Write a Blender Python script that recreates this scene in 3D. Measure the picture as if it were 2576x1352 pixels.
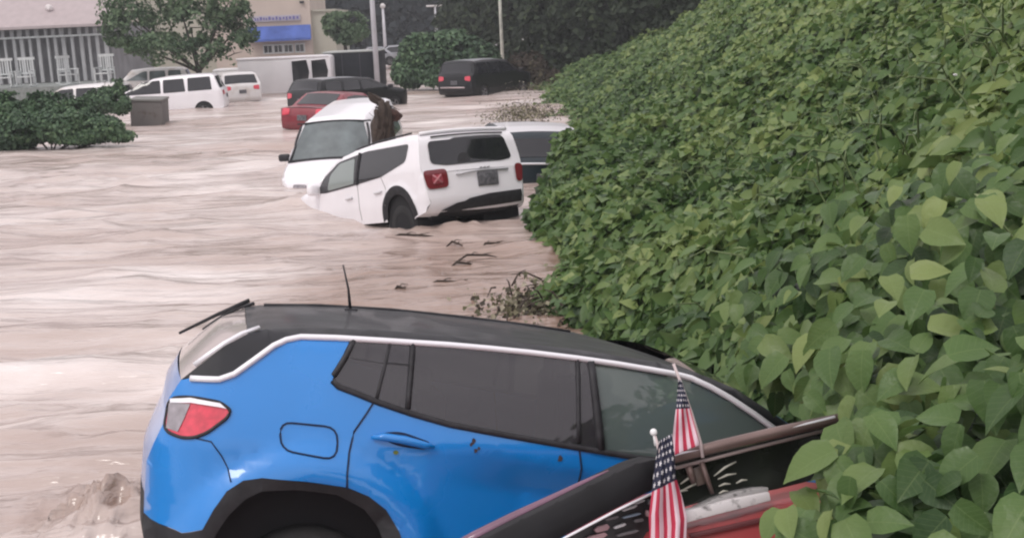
import bpy, bmesh, math, random
import numpy as np
from mathutils import Vector, Matrix
from mathutils.geometry import delaunay_2d_cdt
random.seed(7)
RNG = np.random.default_rng(7)
rad = math.radians
S = bpy.context.scene
for o in list(bpy.data.objects): bpy.data.objects.remove(o)

# ------------------------------------------------------------------ camera, sky, sun, exposure
FPX, VW, VH, CAMH = 3000.0, 2576.0, 1352.0, 2.95
PITCH, ROLL = rad(11.5), rad(2.5)
fw = Vector((0, math.cos(PITCH), -math.sin(PITCH)))
_rt = Vector((1, 0, 0)); _up = _rt.cross(fw)
rt = _rt*math.cos(ROLL) - _up*math.sin(ROLL)
up = _rt*math.sin(ROLL) + _up*math.cos(ROLL)
CAM = Vector((0, 0, CAMH))
cd = bpy.data.cameras.new('camera'); cam = bpy.data.objects.new('camera', cd)
S.collection.objects.link(cam)
cd.sensor_width = 36; cd.lens = 36*FPX/VW; cd.clip_start = 0.1; cd.clip_end = 2000
m = Matrix((rt, up, -fw)).transposed().to_4x4(); m.translation = CAM
cam.matrix_world = m
S.camera = cam
S.render.resolution_x = 1024; S.render.resolution_y = 537

SUN_EL, SUN_AZ = 58, 215      # soft light through cloud, from behind the viewer's left
w = bpy.data.worlds.new('World'); S.world = w; w.use_nodes = True
nt = w.node_tree; nt.nodes.clear()
out = nt.nodes.new('ShaderNodeOutputWorld'); bg = nt.nodes.new('ShaderNodeBackground')
sky = nt.nodes.new('ShaderNodeTexSky'); sky.sky_type = 'NISHITA'; sky.sun_disc = False
sky.sun_elevation = rad(SUN_EL); sky.sun_rotation = rad(SUN_AZ)
sky.air_density = 1.0; sky.dust_density = 4.0; sky.ozone_density = 1.0
tc = nt.nodes.new('ShaderNodeTexCoord')
nz = nt.nodes.new('ShaderNodeTexNoise'); nz.inputs['Scale'].default_value = 3.0; nz.inputs['Detail'].default_value = 4
nt.links.new(tc.outputs['Generated'], nz.inputs['Vector'])
cr = nt.nodes.new('ShaderNodeValToRGB')
cr.color_ramp.elements[0].position = .35; cr.color_ramp.elements[0].color = (8.2, 7.6, 7.9, 1)
cr.color_ramp.elements[1].position = .7; cr.color_ramp.elements[1].color = (11.6, 10.8, 11.0, 1)
nt.links.new(nz.outputs['Fac'], cr.inputs['Fac'])
mx = nt.nodes.new('ShaderNodeMix'); mx.data_type = 'RGBA'; mx.inputs[0].default_value = .88
nt.links.new(sky.outputs[0], mx.inputs[6]); nt.links.new(cr.outputs[0], mx.inputs[7])
nt.links.new(mx.outputs[2], bg.inputs['Color']); bg.inputs['Strength'].default_value = .10
nt.links.new(bg.outputs[0], out.inputs[0])
sl = bpy.data.lights.new('sun', 'SUN'); sl.energy = .9; sl.angle = rad(18); sl.color = (1, .95, .9)
sun = bpy.data.objects.new('sun', sl); S.collection.objects.link(sun)
_a = rad(SUN_AZ); sd = Vector((math.sin(_a)*math.cos(rad(SUN_EL)), math.cos(_a)*math.cos(rad(SUN_EL)), math.sin(rad(SUN_EL))))
sun.rotation_euler = sd.to_track_quat('Z', 'Y').to_euler()
S.view_settings.view_transform = 'Standard'; S.view_settings.look = 'None'
S.view_settings.gamma = 1; S.view_settings.exposure = 0.45
S.view_settings.use_curve_mapping = False
S.render.engine = 'CYCLES'
S.cycles.filter_width = 2.2          # the photograph is a soft phone video frame
S.cycles.max_bounces = 6; S.cycles.transparent_max_bounces = 8
S.cycles.use_denoising = True
try: S.cycles.denoiser = 'OPENIMAGEDENOISE'
except Exception: pass

# ------------------------------------------------------------------ helpers
def ray(x, y): return fw + rt*((x-VW/2)/FPX) - up*((y-VH/2)/FPX)
def at(x, y, d): return CAM + ray(x, y)*d            # point d metres deep along the view
def gnd(x, y, z=0.0):
    r = ray(x, y); return CAM + r*((z-CAMH)/r.z)
def tag(o, label=None, cat=None, group=None, kind=None):
    if label: o['label'] = label
    if cat: o['category'] = cat
    if group: o['group'] = group
    if kind: o['kind'] = kind
    return o
def empty(name, M, label, cat, group=None):
    o = bpy.data.objects.new(name, None); S.collection.objects.link(o)
    o.empty_display_size = .2
    o.matrix_world = M if isinstance(M, Matrix) else Matrix.Translation(M)
    return tag(o, label, cat, group)
def link(name, me, mat, parent=None, smooth=True):
    if mat: me.materials.append(mat)
    if smooth: me.polygons.foreach_set('use_smooth', [True]*len(me.polygons))
    o = bpy.data.objects.new(name, me); S.collection.objects.link(o)
    if parent: o.parent = parent
    return o
def from_bm(name, bm, mat, parent=None, smooth=True, angle=None):
    bmesh.ops.recalc_face_normals(bm, faces=bm.faces)
    me = bpy.data.meshes.new(name); bm.to_mesh(me); bm.free()
    o = link(name, me, mat, parent, smooth)
    if angle is not None and smooth:
        try: me.set_sharp_from_angle(angle=rad(angle))
        except Exception: pass
    return o
def np_mesh(name, V, Fc, mat, parent=None, tone=None, smooth=False):
    """V (n,3) array; Fc (m,k) array of equal-size faces"""
    me = bpy.data.meshes.new(name)
    V = np.ascontiguousarray(V, dtype=np.float32); k = Fc.shape[1]
    me.vertices.add(len(V)); me.vertices.foreach_set('co', V.ravel())
    me.loops.add(Fc.size); me.loops.foreach_set('vertex_index', Fc.ravel().astype(np.int32))
    me.polygons.add(len(Fc)); me.polygons.foreach_set('loop_start', np.arange(0, Fc.size, k, dtype=np.int32))
    me.update(calc_edges=True)
    if tone is not None:
        a = me.attributes.new('tone', 'FLOAT', 'POINT'); a.data.foreach_set('value', tone.astype(np.float32))
    return link(name, me, mat, parent, smooth)

def box(bm, c, s, M=None, bevel=0):
    r = bmesh.ops.create_cube(bm, size=1)
    for v in r['verts']:
        v.co = Vector((v.co.x*s[0], v.co.y*s[1], v.co.z*s[2]))
    if bevel:
        es = list({e for v in r['verts'] for e in v.link_edges})
        g = bmesh.ops.bevel(bm, geom=es, offset=bevel, segments=2, affect='EDGES', profile=.5)
        vs = list({v for f in g['faces'] for v in f.verts} | {v for v in r['verts'] if v.is_valid})
    else: vs = r['verts']
    for v in vs:
        v.co = v.co + Vector(c)
        if M: v.co = M @ v.co
def tube(bm, pts, r, seg=6, cap=True):
    """tapered tube through pts; r number or list"""
    pts = [Vector(p) for p in pts]; n = len(pts)
    rs = r if isinstance(r, (list, tuple)) else [r]*n
    rings = []; ref = Vector((.13, .21, .97))
    for i, p in enumerate(pts):
        t = (pts[min(i+1, n-1)]-pts[max(i-1, 0)]).normalized()
        a = t.cross(ref)
        if a.length < .1: a = t.cross(Vector((1, 0, 0)))
        a.normalize(); b = t.cross(a)
        rings.append([bm.verts.new(p + (a*math.cos(q)+b*math.sin(q))*rs[i]) for q in [2*math.pi*k/seg for k in range(seg)]])
    for A, B in zip(rings, rings[1:]):
        for k in range(seg): bm.faces.new((A[k], A[(k+1) % seg], B[(k+1) % seg], B[k]))
    if cap:
        bm.faces.new(rings[0][::-1]); bm.faces.new(rings[-1])
def lathe(bm, prof, M, seg=28):
    """prof [(radius, axial)] round local Y"""
    rings = [[bm.verts.new(M @ Vector((r*math.cos(a), y, r*math.sin(a)))) for a in [2*math.pi*k/seg for k in range(seg)]] for r, y in prof]
    for A, B in zip(rings, rings[1:]):
        for k in range(seg): bm.faces.new((A[k], A[(k+1) % seg], B[(k+1) % seg], B[k]))
def smooth_poly(p, n=1):
    """polygon with rounded corners"""
    R_ = {1: .05, 2: .075, 3: .06}[n]; q = []; N = len(p)
    for i in range(N):
        a, b, c = Vector(p[i-1]), Vector(p[i]), Vector(p[(i+1) % N])
        d1, d2 = (a-b), (c-b); r = min(R_, d1.length*.45, d2.length*.45)
        s0 = b+d1.normalized()*r; s1 = b+d2.normalized()*r
        for k in range(5):
            t = k/4; w_ = s0*(1-t)**2+b*2*t*(1-t)+s1*t*t; q.append((w_.x, w_.y))
    return q

# ------------------------------------------------------------------ numpy noise
_P = RNG.random((256, 256))
def vnoise(x, y, seed=0):
    x = np.asarray(x, float)+seed*17.3; y = np.asarray(y, float)+seed*9.1
    xi = np.floor(x).astype(int); yi = np.floor(y).astype(int)
    fx = x-xi; fy = y-yi; fx = fx*fx*(3-2*fx); fy = fy*fy*(3-2*fy)
    g = lambda a, b: _P[a % 256, b % 256]
    return (g(xi, yi)*(1-fx)+g(xi+1, yi)*fx)*(1-fy)+(g(xi, yi+1)*(1-fx)+g(xi+1, yi+1)*fx)*fy

# ------------------------------------------------------------------ materials
MATS = {}
def mat(name, col, rough=.5, metal=0, spec=.5, coat=0, var=.0, vscale=8, mottle=None, bump=0, bscale=40, trans=0):
    if name in MATS: return MATS[name]
    m = bpy.data.materials.new(name); m.use_nodes = True; MATS[name] = m
    n = m.node_tree; b = n.nodes['Principled BSDF']
    b.inputs['Base Color'].default_value = (*col, 1); b.inputs['Roughness'].default_value = rough
    b.inputs['Metallic'].default_value = metal; b.inputs['Specular IOR Level'].default_value = spec
    b.inputs['Coat Weight'].default_value = coat; b.inputs['Coat Roughness'].default_value = .06
    tcn = n.nodes.new('ShaderNodeTexCoord')
    if var or mottle:
        z = n.nodes.new('ShaderNodeTexNoise'); z.inputs['Scale'].default_value = vscale; z.inputs['Detail'].default_value = 6
        n.links.new(tcn.outputs['Object'], z.inputs['Vector'])
        c = n.nodes.new('ShaderNodeValToRGB')
        lo = mottle if mottle else tuple(k*(1-var) for k in col); hi = tuple(min(1, k*(1+var)) for k in col)
        c.color_ramp.elements[0].position = .3 if not mottle else .28; c.color_ramp.elements[0].color = (*lo, 1)
        c.color_ramp.elements[1].position = .7 if not mottle else .45; c.color_ramp.elements[1].color = (*hi, 1)
        n.links.new(z.outputs['Fac'], c.inputs['Fac']); n.links.new(c.outputs[0], b.inputs['Base Color'])
        mr = n.nodes.new('ShaderNodeMapRange'); mr.inputs['To Min'].default_value = min(1, rough*1.5+.05); mr.inputs['To Max'].default_value = rough*.8
        n.links.new(z.outputs['Fac'], mr.inputs['Value']); n.links.new(mr.outputs[0], b.inputs['Roughness'])
    if bump:
        z2 = n.nodes.new('ShaderNodeTexNoise'); z2.inputs['Scale'].default_value = bscale; z2.inputs['Detail'].default_value = 5
        n.links.new(tcn.outputs['Object'], z2.inputs['Vector'])
        bp = n.nodes.new('ShaderNodeBump'); bp.inputs['Strength'].default_value = bump; bp.inputs['Distance'].default_value = .02
        n.links.new(z2.outputs['Fac'], bp.inputs['Height']); n.links.new(bp.outputs[0], b.inputs['Normal'])
    return m
def glass(name, tint, opac=.8, rough=.04):
    if name in MATS: return MATS[name]
    m = bpy.data.materials.new(name); m.use_nodes = True; MATS[name] = m
    n = m.node_tree; b = n.nodes['Principled BSDF']; o = n.nodes['Material Output']
    b.inputs['Base Color'].default_value = (*tint, 1); b.inputs['Roughness'].default_value = rough
    b.inputs['Specular IOR Level'].default_value = .8
    t = n.nodes.new('ShaderNodeBsdfTransparent'); t.inputs[0].default_value = (.55, .62, .6, 1)
    fr = n.nodes.new('ShaderNodeFresnel'); fr.inputs[0].default_value = 1.5
    ad = n.nodes.new('ShaderNodeMath'); ad.operation = 'ADD'; ad.inputs[1].default_value = opac; ad.use_clamp = True
    n.links.new(fr.outputs[0], ad.inputs[0])
    mxs = n.nodes.new('ShaderNodeMixShader'); n.links.new(ad.outputs[0], mxs.inputs[0])
    n.links.new(t.outputs[0], mxs.inputs[1]); n.links.new(b.outputs[0], mxs.inputs[2]); n.links.new(mxs.outputs[0], o.inputs[0])
    return m
def leaf_mat(name, c0, c1, c2, rough=.5, transl=.25, scale=.6, veins=False):
    m = bpy.data.materials.new(name); m.use_nodes = True; MATS[name] = m
    n = m.node_tree; b = n.nodes['Principled BSDF']; o = n.nodes['Material Output']
    at_ = n.nodes.new('ShaderNodeAttribute'); at_.attribute_name = 'tone'
    tcn = n.nodes.new('ShaderNodeTexCoord')
    z = n.nodes.new('ShaderNodeTexNoise'); z.inputs['Scale'].default_value = scale; z.inputs['Detail'].default_value = 3
    n.links.new(tcn.outputs['Object'], z.inputs['Vector'])
    ad = n.nodes.new('ShaderNodeMath'); ad.operation = 'MULTIPLY_ADD'; ad.inputs[1].default_value = 1.1; ad.inputs[2].default_value = -.55
    n.links.new(z.outputs['Fac'], ad.inputs[0])
    s = n.nodes.new('ShaderNodeMath'); s.operation = 'ADD'; s.use_clamp = True
    n.links.new(at_.outputs['Fac'], s.inputs[0]); n.links.new(ad.outputs[0], s.inputs[1])
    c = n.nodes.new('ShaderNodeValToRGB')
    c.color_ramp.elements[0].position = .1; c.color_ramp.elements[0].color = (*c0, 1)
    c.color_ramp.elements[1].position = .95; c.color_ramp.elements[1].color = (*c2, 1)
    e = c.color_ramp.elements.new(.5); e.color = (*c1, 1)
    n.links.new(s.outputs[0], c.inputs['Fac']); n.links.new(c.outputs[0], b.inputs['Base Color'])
    if veins:
        L = n.links.new
        def mth(op, a, b_=None):
            q = n.nodes.new('ShaderNodeMath'); q.operation = op
            for i, v in enumerate((a, b_)):
                if v is None: continue
                if isinstance(v, (int, float)): q.inputs[i].default_value = v
                else: L(v, q.inputs[i])
            return q.outputs[0]
        A1 = n.nodes.new('ShaderNodeAttribute'); A1.attribute_name = 'lt'; A2 = n.nodes.new('ShaderNodeAttribute'); A2.attribute_name = 'lh'
        ah = mth('ABSOLUTE', A2.outputs['Fac'])
        mid = mth('LESS_THAN', ah, .012)
        fr = mth('FRACT', mth('MULTIPLY', mth('SUBTRACT', A1.outputs['Fac'], mth('MULTIPLY', ah, .75)), 8.0))
        v_ = mth('MAXIMUM', mid, mth('MULTIPLY', mth('LESS_THAN', fr, .13), .55))
        hs = n.nodes.new('ShaderNodeMix'); hs.data_type = 'RGBA'; L(mth('MULTIPLY', v_, .20), hs.inputs[0]); L(c.outputs[0], hs.inputs[6]); hs.inputs[7].default_value = (.30, .40, .16, 1)
        L(hs.outputs[2], b.inputs['Base Color'])
        z3 = n.nodes.new('ShaderNodeTexNoise'); z3.inputs['Scale'].default_value = 28; z3.inputs['Detail'].default_value = 3; L(tcn.outputs['Object'], z3.inputs['Vector'])
        bp = n.nodes.new('ShaderNodeBump'); bp.inputs['Strength'].default_value = .5; bp.inputs['Distance'].default_value = .012
        L(mth('SUBTRACT', z3.outputs['Fac'], mth('MULTIPLY', v_, .35)), bp.inputs['Height']); L(bp.outputs[0], b.inputs['Normal'])
        sp_ = n.nodes.new('ShaderNodeTexNoise'); sp_.inputs['Scale'].default_value = 14; L(tcn.outputs['Object'], sp_.inputs['Vector'])
        mr = n.nodes.new('ShaderNodeMapRange'); mr.inputs['To Min'].default_value = rough*.6; mr.inputs['To Max'].default_value = min(1, rough*1.4); L(sp_.outputs['Fac'], mr.inputs['Value']); L(mr.outputs[0], b.inputs['Roughness'])
    else: b.inputs['Roughness'].default_value = rough
    b.inputs['Specular IOR Level'].default_value = .35
    tr = n.nodes.new('ShaderNodeBsdfTranslucent'); n.links.new(c.outputs[0], tr.inputs[0])
    mxs = n.nodes.new('ShaderNodeMixShader'); mxs.inputs[0].default_value = transl
    n.links.new(b.outputs[0], mxs.inputs[1]); n.links.new(tr.outputs[0], mxs.inputs[2]); n.links.new(mxs.outputs[0], o.inputs[0])
    return m

M_blue = mat('blue_paint', (.002, .205, .62), .24, 0, .5, .8, var=.04, vscale=3)
M_black = mat('black_trim', (.022, .022, .026), .5, 0, .4, var=.25, vscale=20)
M_roofblack = mat('black_roof_paint', (.011, .012, .016), .38, 0, .4, .12, var=.2, vscale=4)
M_clad = mat('grey_plastic', (.018, .018, .021), .6, 0, .4, var=.2, vscale=12, bump=.1, bscale=200)
M_well = mat('wheel_well', (.008, .008, .01), .9)
M_chrome = mat('bright_trim', (.82, .82, .86), .30, .2, .6)
M_white = mat('white_paint', (.80, .79, .82), .3, 0, .5, .6, var=.03, vscale=2)
M_white2 = mat('dirty_white_paint', (.66, .65, .65), .4, 0, .5, .3, mottle=(.5, .45, .42), vscale=1.6)
M_silver = mat('silver_paint', (.34, .35, .38), .35, .3, .5, .4)
M_dark = mat('black_paint', (.006, .007, .009), .35, 0, .35, .12)
M_red = mat('red_paint', (.20, .018, .03), .35, 0, .5, .5, var=.12, vscale=5)
M_redold = mat('dirty_red_paint', (.34, .05, .055), .4, 0, .5, .2, mottle=(.16, .05, .05), vscale=7)
M_tyre = mat('tyre_rubber', (.015, .015, .016), .85, bump=.3, bscale=60)
M_rim = mat('grey_alloy', (.25, .25, .26), .4, .7)
M_glassb = mat('dark_window_glass', (.014, .015, .019), .06, 0, .6)
M_tint = glass('tinted_window_glass', (.035, .033, .04), .80)
M_clear = glass('pale_window_glass', (.13, .17, .165), .62)
M_line = mat('panel_gap', (.006, .02, .06), .8)
M_lampred = mat('red_lamp_lens', (.62, .045, .08), .15, 0, .6, .5, var=.2, vscale=30)
M_lampclr = mat('clear_lamp_lens', (.27, .25, .27), .12, .2, .7, .5, var=.35, vscale=18)
M_plate = mat('licence_plate', (.10, .10, .11), .5, var=.6, vscale=22)
M_seat = mat('seat_fabric', (.03, .03, .033), .9)

# ------------------------------------------------------------------ car builder
class Car:
    """body surface from a side contour and a half-width function; local x forward, y left, z up"""
    def __init__(s, rear, top, front, W, belt=1.05, tumble=.26, rr=.35, rd=.28, fr=.7, fd=.35, arches=(), sill=.3, edge=.07, crown=(.05, .03, .08)):
        s.W, s.belt, s.tumble, s.rr, s.rd, s.fr, s.fd = W, belt, tumble, rr, rd, fr, fd
        s.rear, s.top, s.front, s.arches, s.sill, s.edge, s.crown = rear, top, front, arches, sill, edge, crown
        s.L = max(p[0] for p in front)
        s.tx = [p[0] for p in top]; s.tz = [p[1] for p in top]
        s.extra = None
        s.x0 = min(p[0] for p in rear)
    def hw(s, x, z):
        w = s.W/2
        if z > s.belt: w -= s.tumble*(z-s.belt)+.15*(z-s.belt)**2
        if z < .6: w -= .12*(.6-z)
        xr = x-s.x0
        if xr < s.rr: w -= s.rd*(1-math.sqrt(max(0, 1-((s.rr-max(xr, 0))/s.rr)**2)))
        if x > s.L-s.fr: w -= s.fd*(min(1, (x-s.L+s.fr)/s.fr))**2
        d = float(np.interp(x, s.tx, s.tz))-z; r = s.edge
        if d < r: w -= r-math.sqrt(max(0, r*r-(r-max(d, 0))**2))
        if s.extra: w += s.extra(x, z)
        return w
    def contour(s): return list(s.rear)+list(s.top)+list(s.front)
    def sil(s):
        """closed silhouette with wheel openings"""
        p = s.contour()
        bot = []
        for (cx, cz, r) in sorted(s.arches, key=lambda a: -a[0]):
            a0 = math.asin(max(-1, min(1, (s.sill-cz)/r)))
            n = 14
            for k in range(n+1):
                a = a0+(math.pi-2*a0)*k/n
                bot.append((cx+r*math.cos(a), cz+r*math.sin(a)))
        return p+bot
    def side(s, name, poly, m, parent, near=-1, lift=0, step=.07, both=False, thick=0):
        bm = bmesh.new()
        vs = [bm.verts.new((x, 0, z)) for x, z in poly]
        for t in delaunay_2d_cdt([Vector(p) for p in poly], [], [list(range(len(poly)))], 1, 1e-6)[2]:
            if len(set(t)) == 3: bm.faces.new([vs[i] for i in t])
        xs = [p[0] for p in poly]; zs = [p[1] for p in poly]
        k = math.ceil(min(xs)/step)
        while k*step < max(xs):
            bmesh.ops.bisect_plane(bm, geom=bm.verts[:]+bm.edges[:]+bm.faces[:], plane_co=(k*step, 0, 0), plane_no=(1, 0, 0)); k += 1
        k = math.ceil(min(zs)/step)
        while k*step < max(zs):
            bmesh.ops.bisect_plane(bm, geom=bm.verts[:]+bm.edges[:]+bm.faces[:], plane_co=(0, 0, k*step), plane_no=(0, 0, 1)); k += 1
        if both:
            bm.free(); o = s.side(name, poly, m, parent, near, lift, step); s.side(name, poly, m, parent, -near, lift, step); return o
        for v in bm.verts: v.co.y = near*(s.hw(v.co.x, v.co.z)+lift)
        # keep normals outward
        bm.normal_update()
        for f in bm.faces:
            if f.normal.y*f.calc_center_median().y < 0: f.normal_flip()
        me = bpy.data.meshes.new(name); bm.to_mesh(me); bm.free()
        return link(name, me, m, parent)
    def csample(s, which):
        pts = {'rear': s.rear, 'top': s.top, 'front': s.front}[which]
        return pts
    def cpos(s, which, q, t, lift=0):
        """surface point: q = z on rear/front, x on top; t = y"""
        full = s.contour(); nr, ntp = len(s.rear), len(s.top)
        seg = {'rear': (0, nr+1), 'top': (max(nr-1, 0), nr+ntp+1), 'front': (nr+ntp-1, len(full))}[which]
        pts = full[seg[0]:seg[1]]; ax = 0 if which == 'top' else 1
        if which == 'front': pts = pts[::-1]
        ks = [p[ax] for p in pts]; x = float(np.interp(q, ks, [p[0] for p in pts])); z = float(np.interp(q, ks, [p[1] for p in pts]))
        i = min(max(int(np.searchsorted(ks, q)), 1), len(ks)-1)
        dx, dz = pts[i][0]-pts[i-1][0], pts[i][1]-pts[i-1][1]
        if which == 'front': dx, dz = -dx, -dz
        l = math.hypot(dx, dz) or 1; nx, nz_ = -dz/l, dx/l
        h = s.hw(x, z); c = s.crown[{'rear': 0, 'top': 1, 'front': 2}[which]]
        k = c*max(0, 1-(t/h)**2)+lift
        return Vector((x+nx*k, t, z+nz_*k))
    def bridge(s, name, i0, i1, m, parent, cr=None, n=14):
        """skin across the car between contour points i0..i1"""
        full = s.contour(); pts = []
        for i in range(i0, i1):
            a, b = full[i], full[i+1]; k = max(1, int(math.hypot(a[0]-b[0], a[1]-b[1])/.08))
            pts += [(a[0]+(b[0]-a[0])*j/k, a[1]+(b[1]-a[1])*j/k) for j in range(k)]
        pts.append(full[i1])
        nr, ntp = len(s.rear), len(s.top)
        bm = bmesh.new(); rows = []
        def crown_at(ii):
            if ii < nr-1: return s.crown[0]
            if ii < nr+ntp-1: return s.crown[1]
            return s.crown[2]
        for j, (x, z) in enumerate(pts):
            a = pts[max(j-1, 0)]; b = pts[min(j+1, len(pts)-1)]
            dx, dz = b[0]-a[0], b[1]-a[1]; l = math.hypot(dx, dz) or 1; nx, nz_ = -dz/l, dx/l
            h = s.hw(x, z); c = cr if cr is not None else crown_at(i0+(i1-i0)*j/max(1, len(pts)-1))
            rows.append([bm.verts.new((x+nx*c*(1-t*t), t*h, z+nz_*c*(1-t*t))) for t in [math.sin(math.pi/2*(2*k/n-1)) for k in range(n+1)]])
        for A, B in zip(rows, rows[1:]):
            for k in range(n): bm.faces.new((A[k], A[k+1], B[k+1], B[k]))
        return from_bm(name, bm, m, parent)
    def cap(s, name, poly, which, m, parent, lift=.006, step=.09):
        """panel laid on the rear/top/front skin; poly of (y, q)"""
        bm = bmesh.new(); f = bm.faces.new([bm.verts.new((a, b, 0)) for a, b in poly]); bmesh.ops.triangulate(bm, faces=[f], ngon_method='EAR_CLIP')
        for ax in (0, 1):
            lo = min(p[ax] for p in poly); hi = max(p[ax] for p in poly); k = math.ceil(lo/step)
            while k*step < hi:
                co = [0, 0, 0]; co[ax] = k*step; no = [0, 0, 0]; no[ax] = 1
                bmesh.ops.bisect_plane(bm, geom=bm.verts[:]+bm.edges[:]+bm.faces[:], plane_co=co, plane_no=no); k += 1
        for v in bm.verts: v.co = s.cpos(which, v.co.y, v.co.x, lift)
        return from_bm(name, bm, m, parent)
    def strip(s, name, pts, wdt, m, parent, near=-1, lift=.006, both=False):
        """raised strip following a side polyline"""
        for sg in ((near, -near) if both else (near,)):
            bm = bmesh.new(); fine = []
            for a, b in zip(pts, pts[1:]):
                k = max(1, int(math.hypot(a[0]-b[0], a[1]-b[1])/.03))
                fine += [(a[0]+(b[0]-a[0])*j/k, a[1]+(b[1]-a[1])*j/k) for j in range(k)]
            fine.append(pts[-1])
            tube(bm, [(x, sg*(s.hw(x, z)+lift), z) for x, z in fine], wdt/2, 6)
            o = from_bm(name, bm, m, parent)
        return o
    def wheel(s, x, z, r, side, parent, wid=.22, dark=False):
        M = Matrix.Translation((x, side*(s.W/2-wid/2-.03), z))
        bm = bmesh.new(); h = wid/2
        lathe(bm, [(r*.62, -h), (r*.93, -h), (r, -h*.6), (r, h*.6), (r*.93, h), (r*.62, h)], M)
        t = from_bm('tyre', bm, M_tyre, None)
        w_ = bpy.data.objects.new('wheel', t.data); bpy.data.objects.remove(t); S.collection.objects.link(w_); w_.parent = parent
        bm = bmesh.new(); lathe(bm, [(.01, side*h*.7), (r*.2, side*h*.75), (r*.55, side*h*.6), (r*.63, side*h)], M)
        for k in range(5):
            a = k*2*math.pi/5; c = Vector((math.cos(a)*r*.36, side*(h*.78), math.sin(a)*r*.36))
            box(bm, (0, 0, 0), (r*.5, .03, r*.14), M @ Matrix.Translation(c) @ Matrix.Rotation(-a, 4, 'Y'))
        rm = from_bm('rim', bm, M_clad if dark else M_rim, w_)
        return w_
def pose(px, dist, local, yaw, pitch, roll):
    """car frame whose local point lies at that view ray and depth (pitch>0 nose down)"""
    R = Matrix.Rotation(rad(yaw), 4, 'Z') @ Matrix.Rotation(rad(pitch), 4, 'Y') @ Matrix.Rotation(rad(roll), 4, 'X')
    P = at(px[0], px[1], dist); o = P - (R.to_3x3() @ Vector(local))
    R.translation = o; return R

# =================================================================== GROUND, WATER, BANK
M_ground = mat('ground_soil', (.06, .05, .035), .9, var=.3, vscale=.4, bump=.3, bscale=3)
bm = bmesh.new()
f = bm.faces.new([bm.verts.new(p) for p in ((-190, -30, -1.6), (190, -30, -1.6), (190, 215, -1.6), (-190, 215, -1.6))])
tag(from_bm('ground', bm, M_ground, smooth=False), kind='structure')

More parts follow.
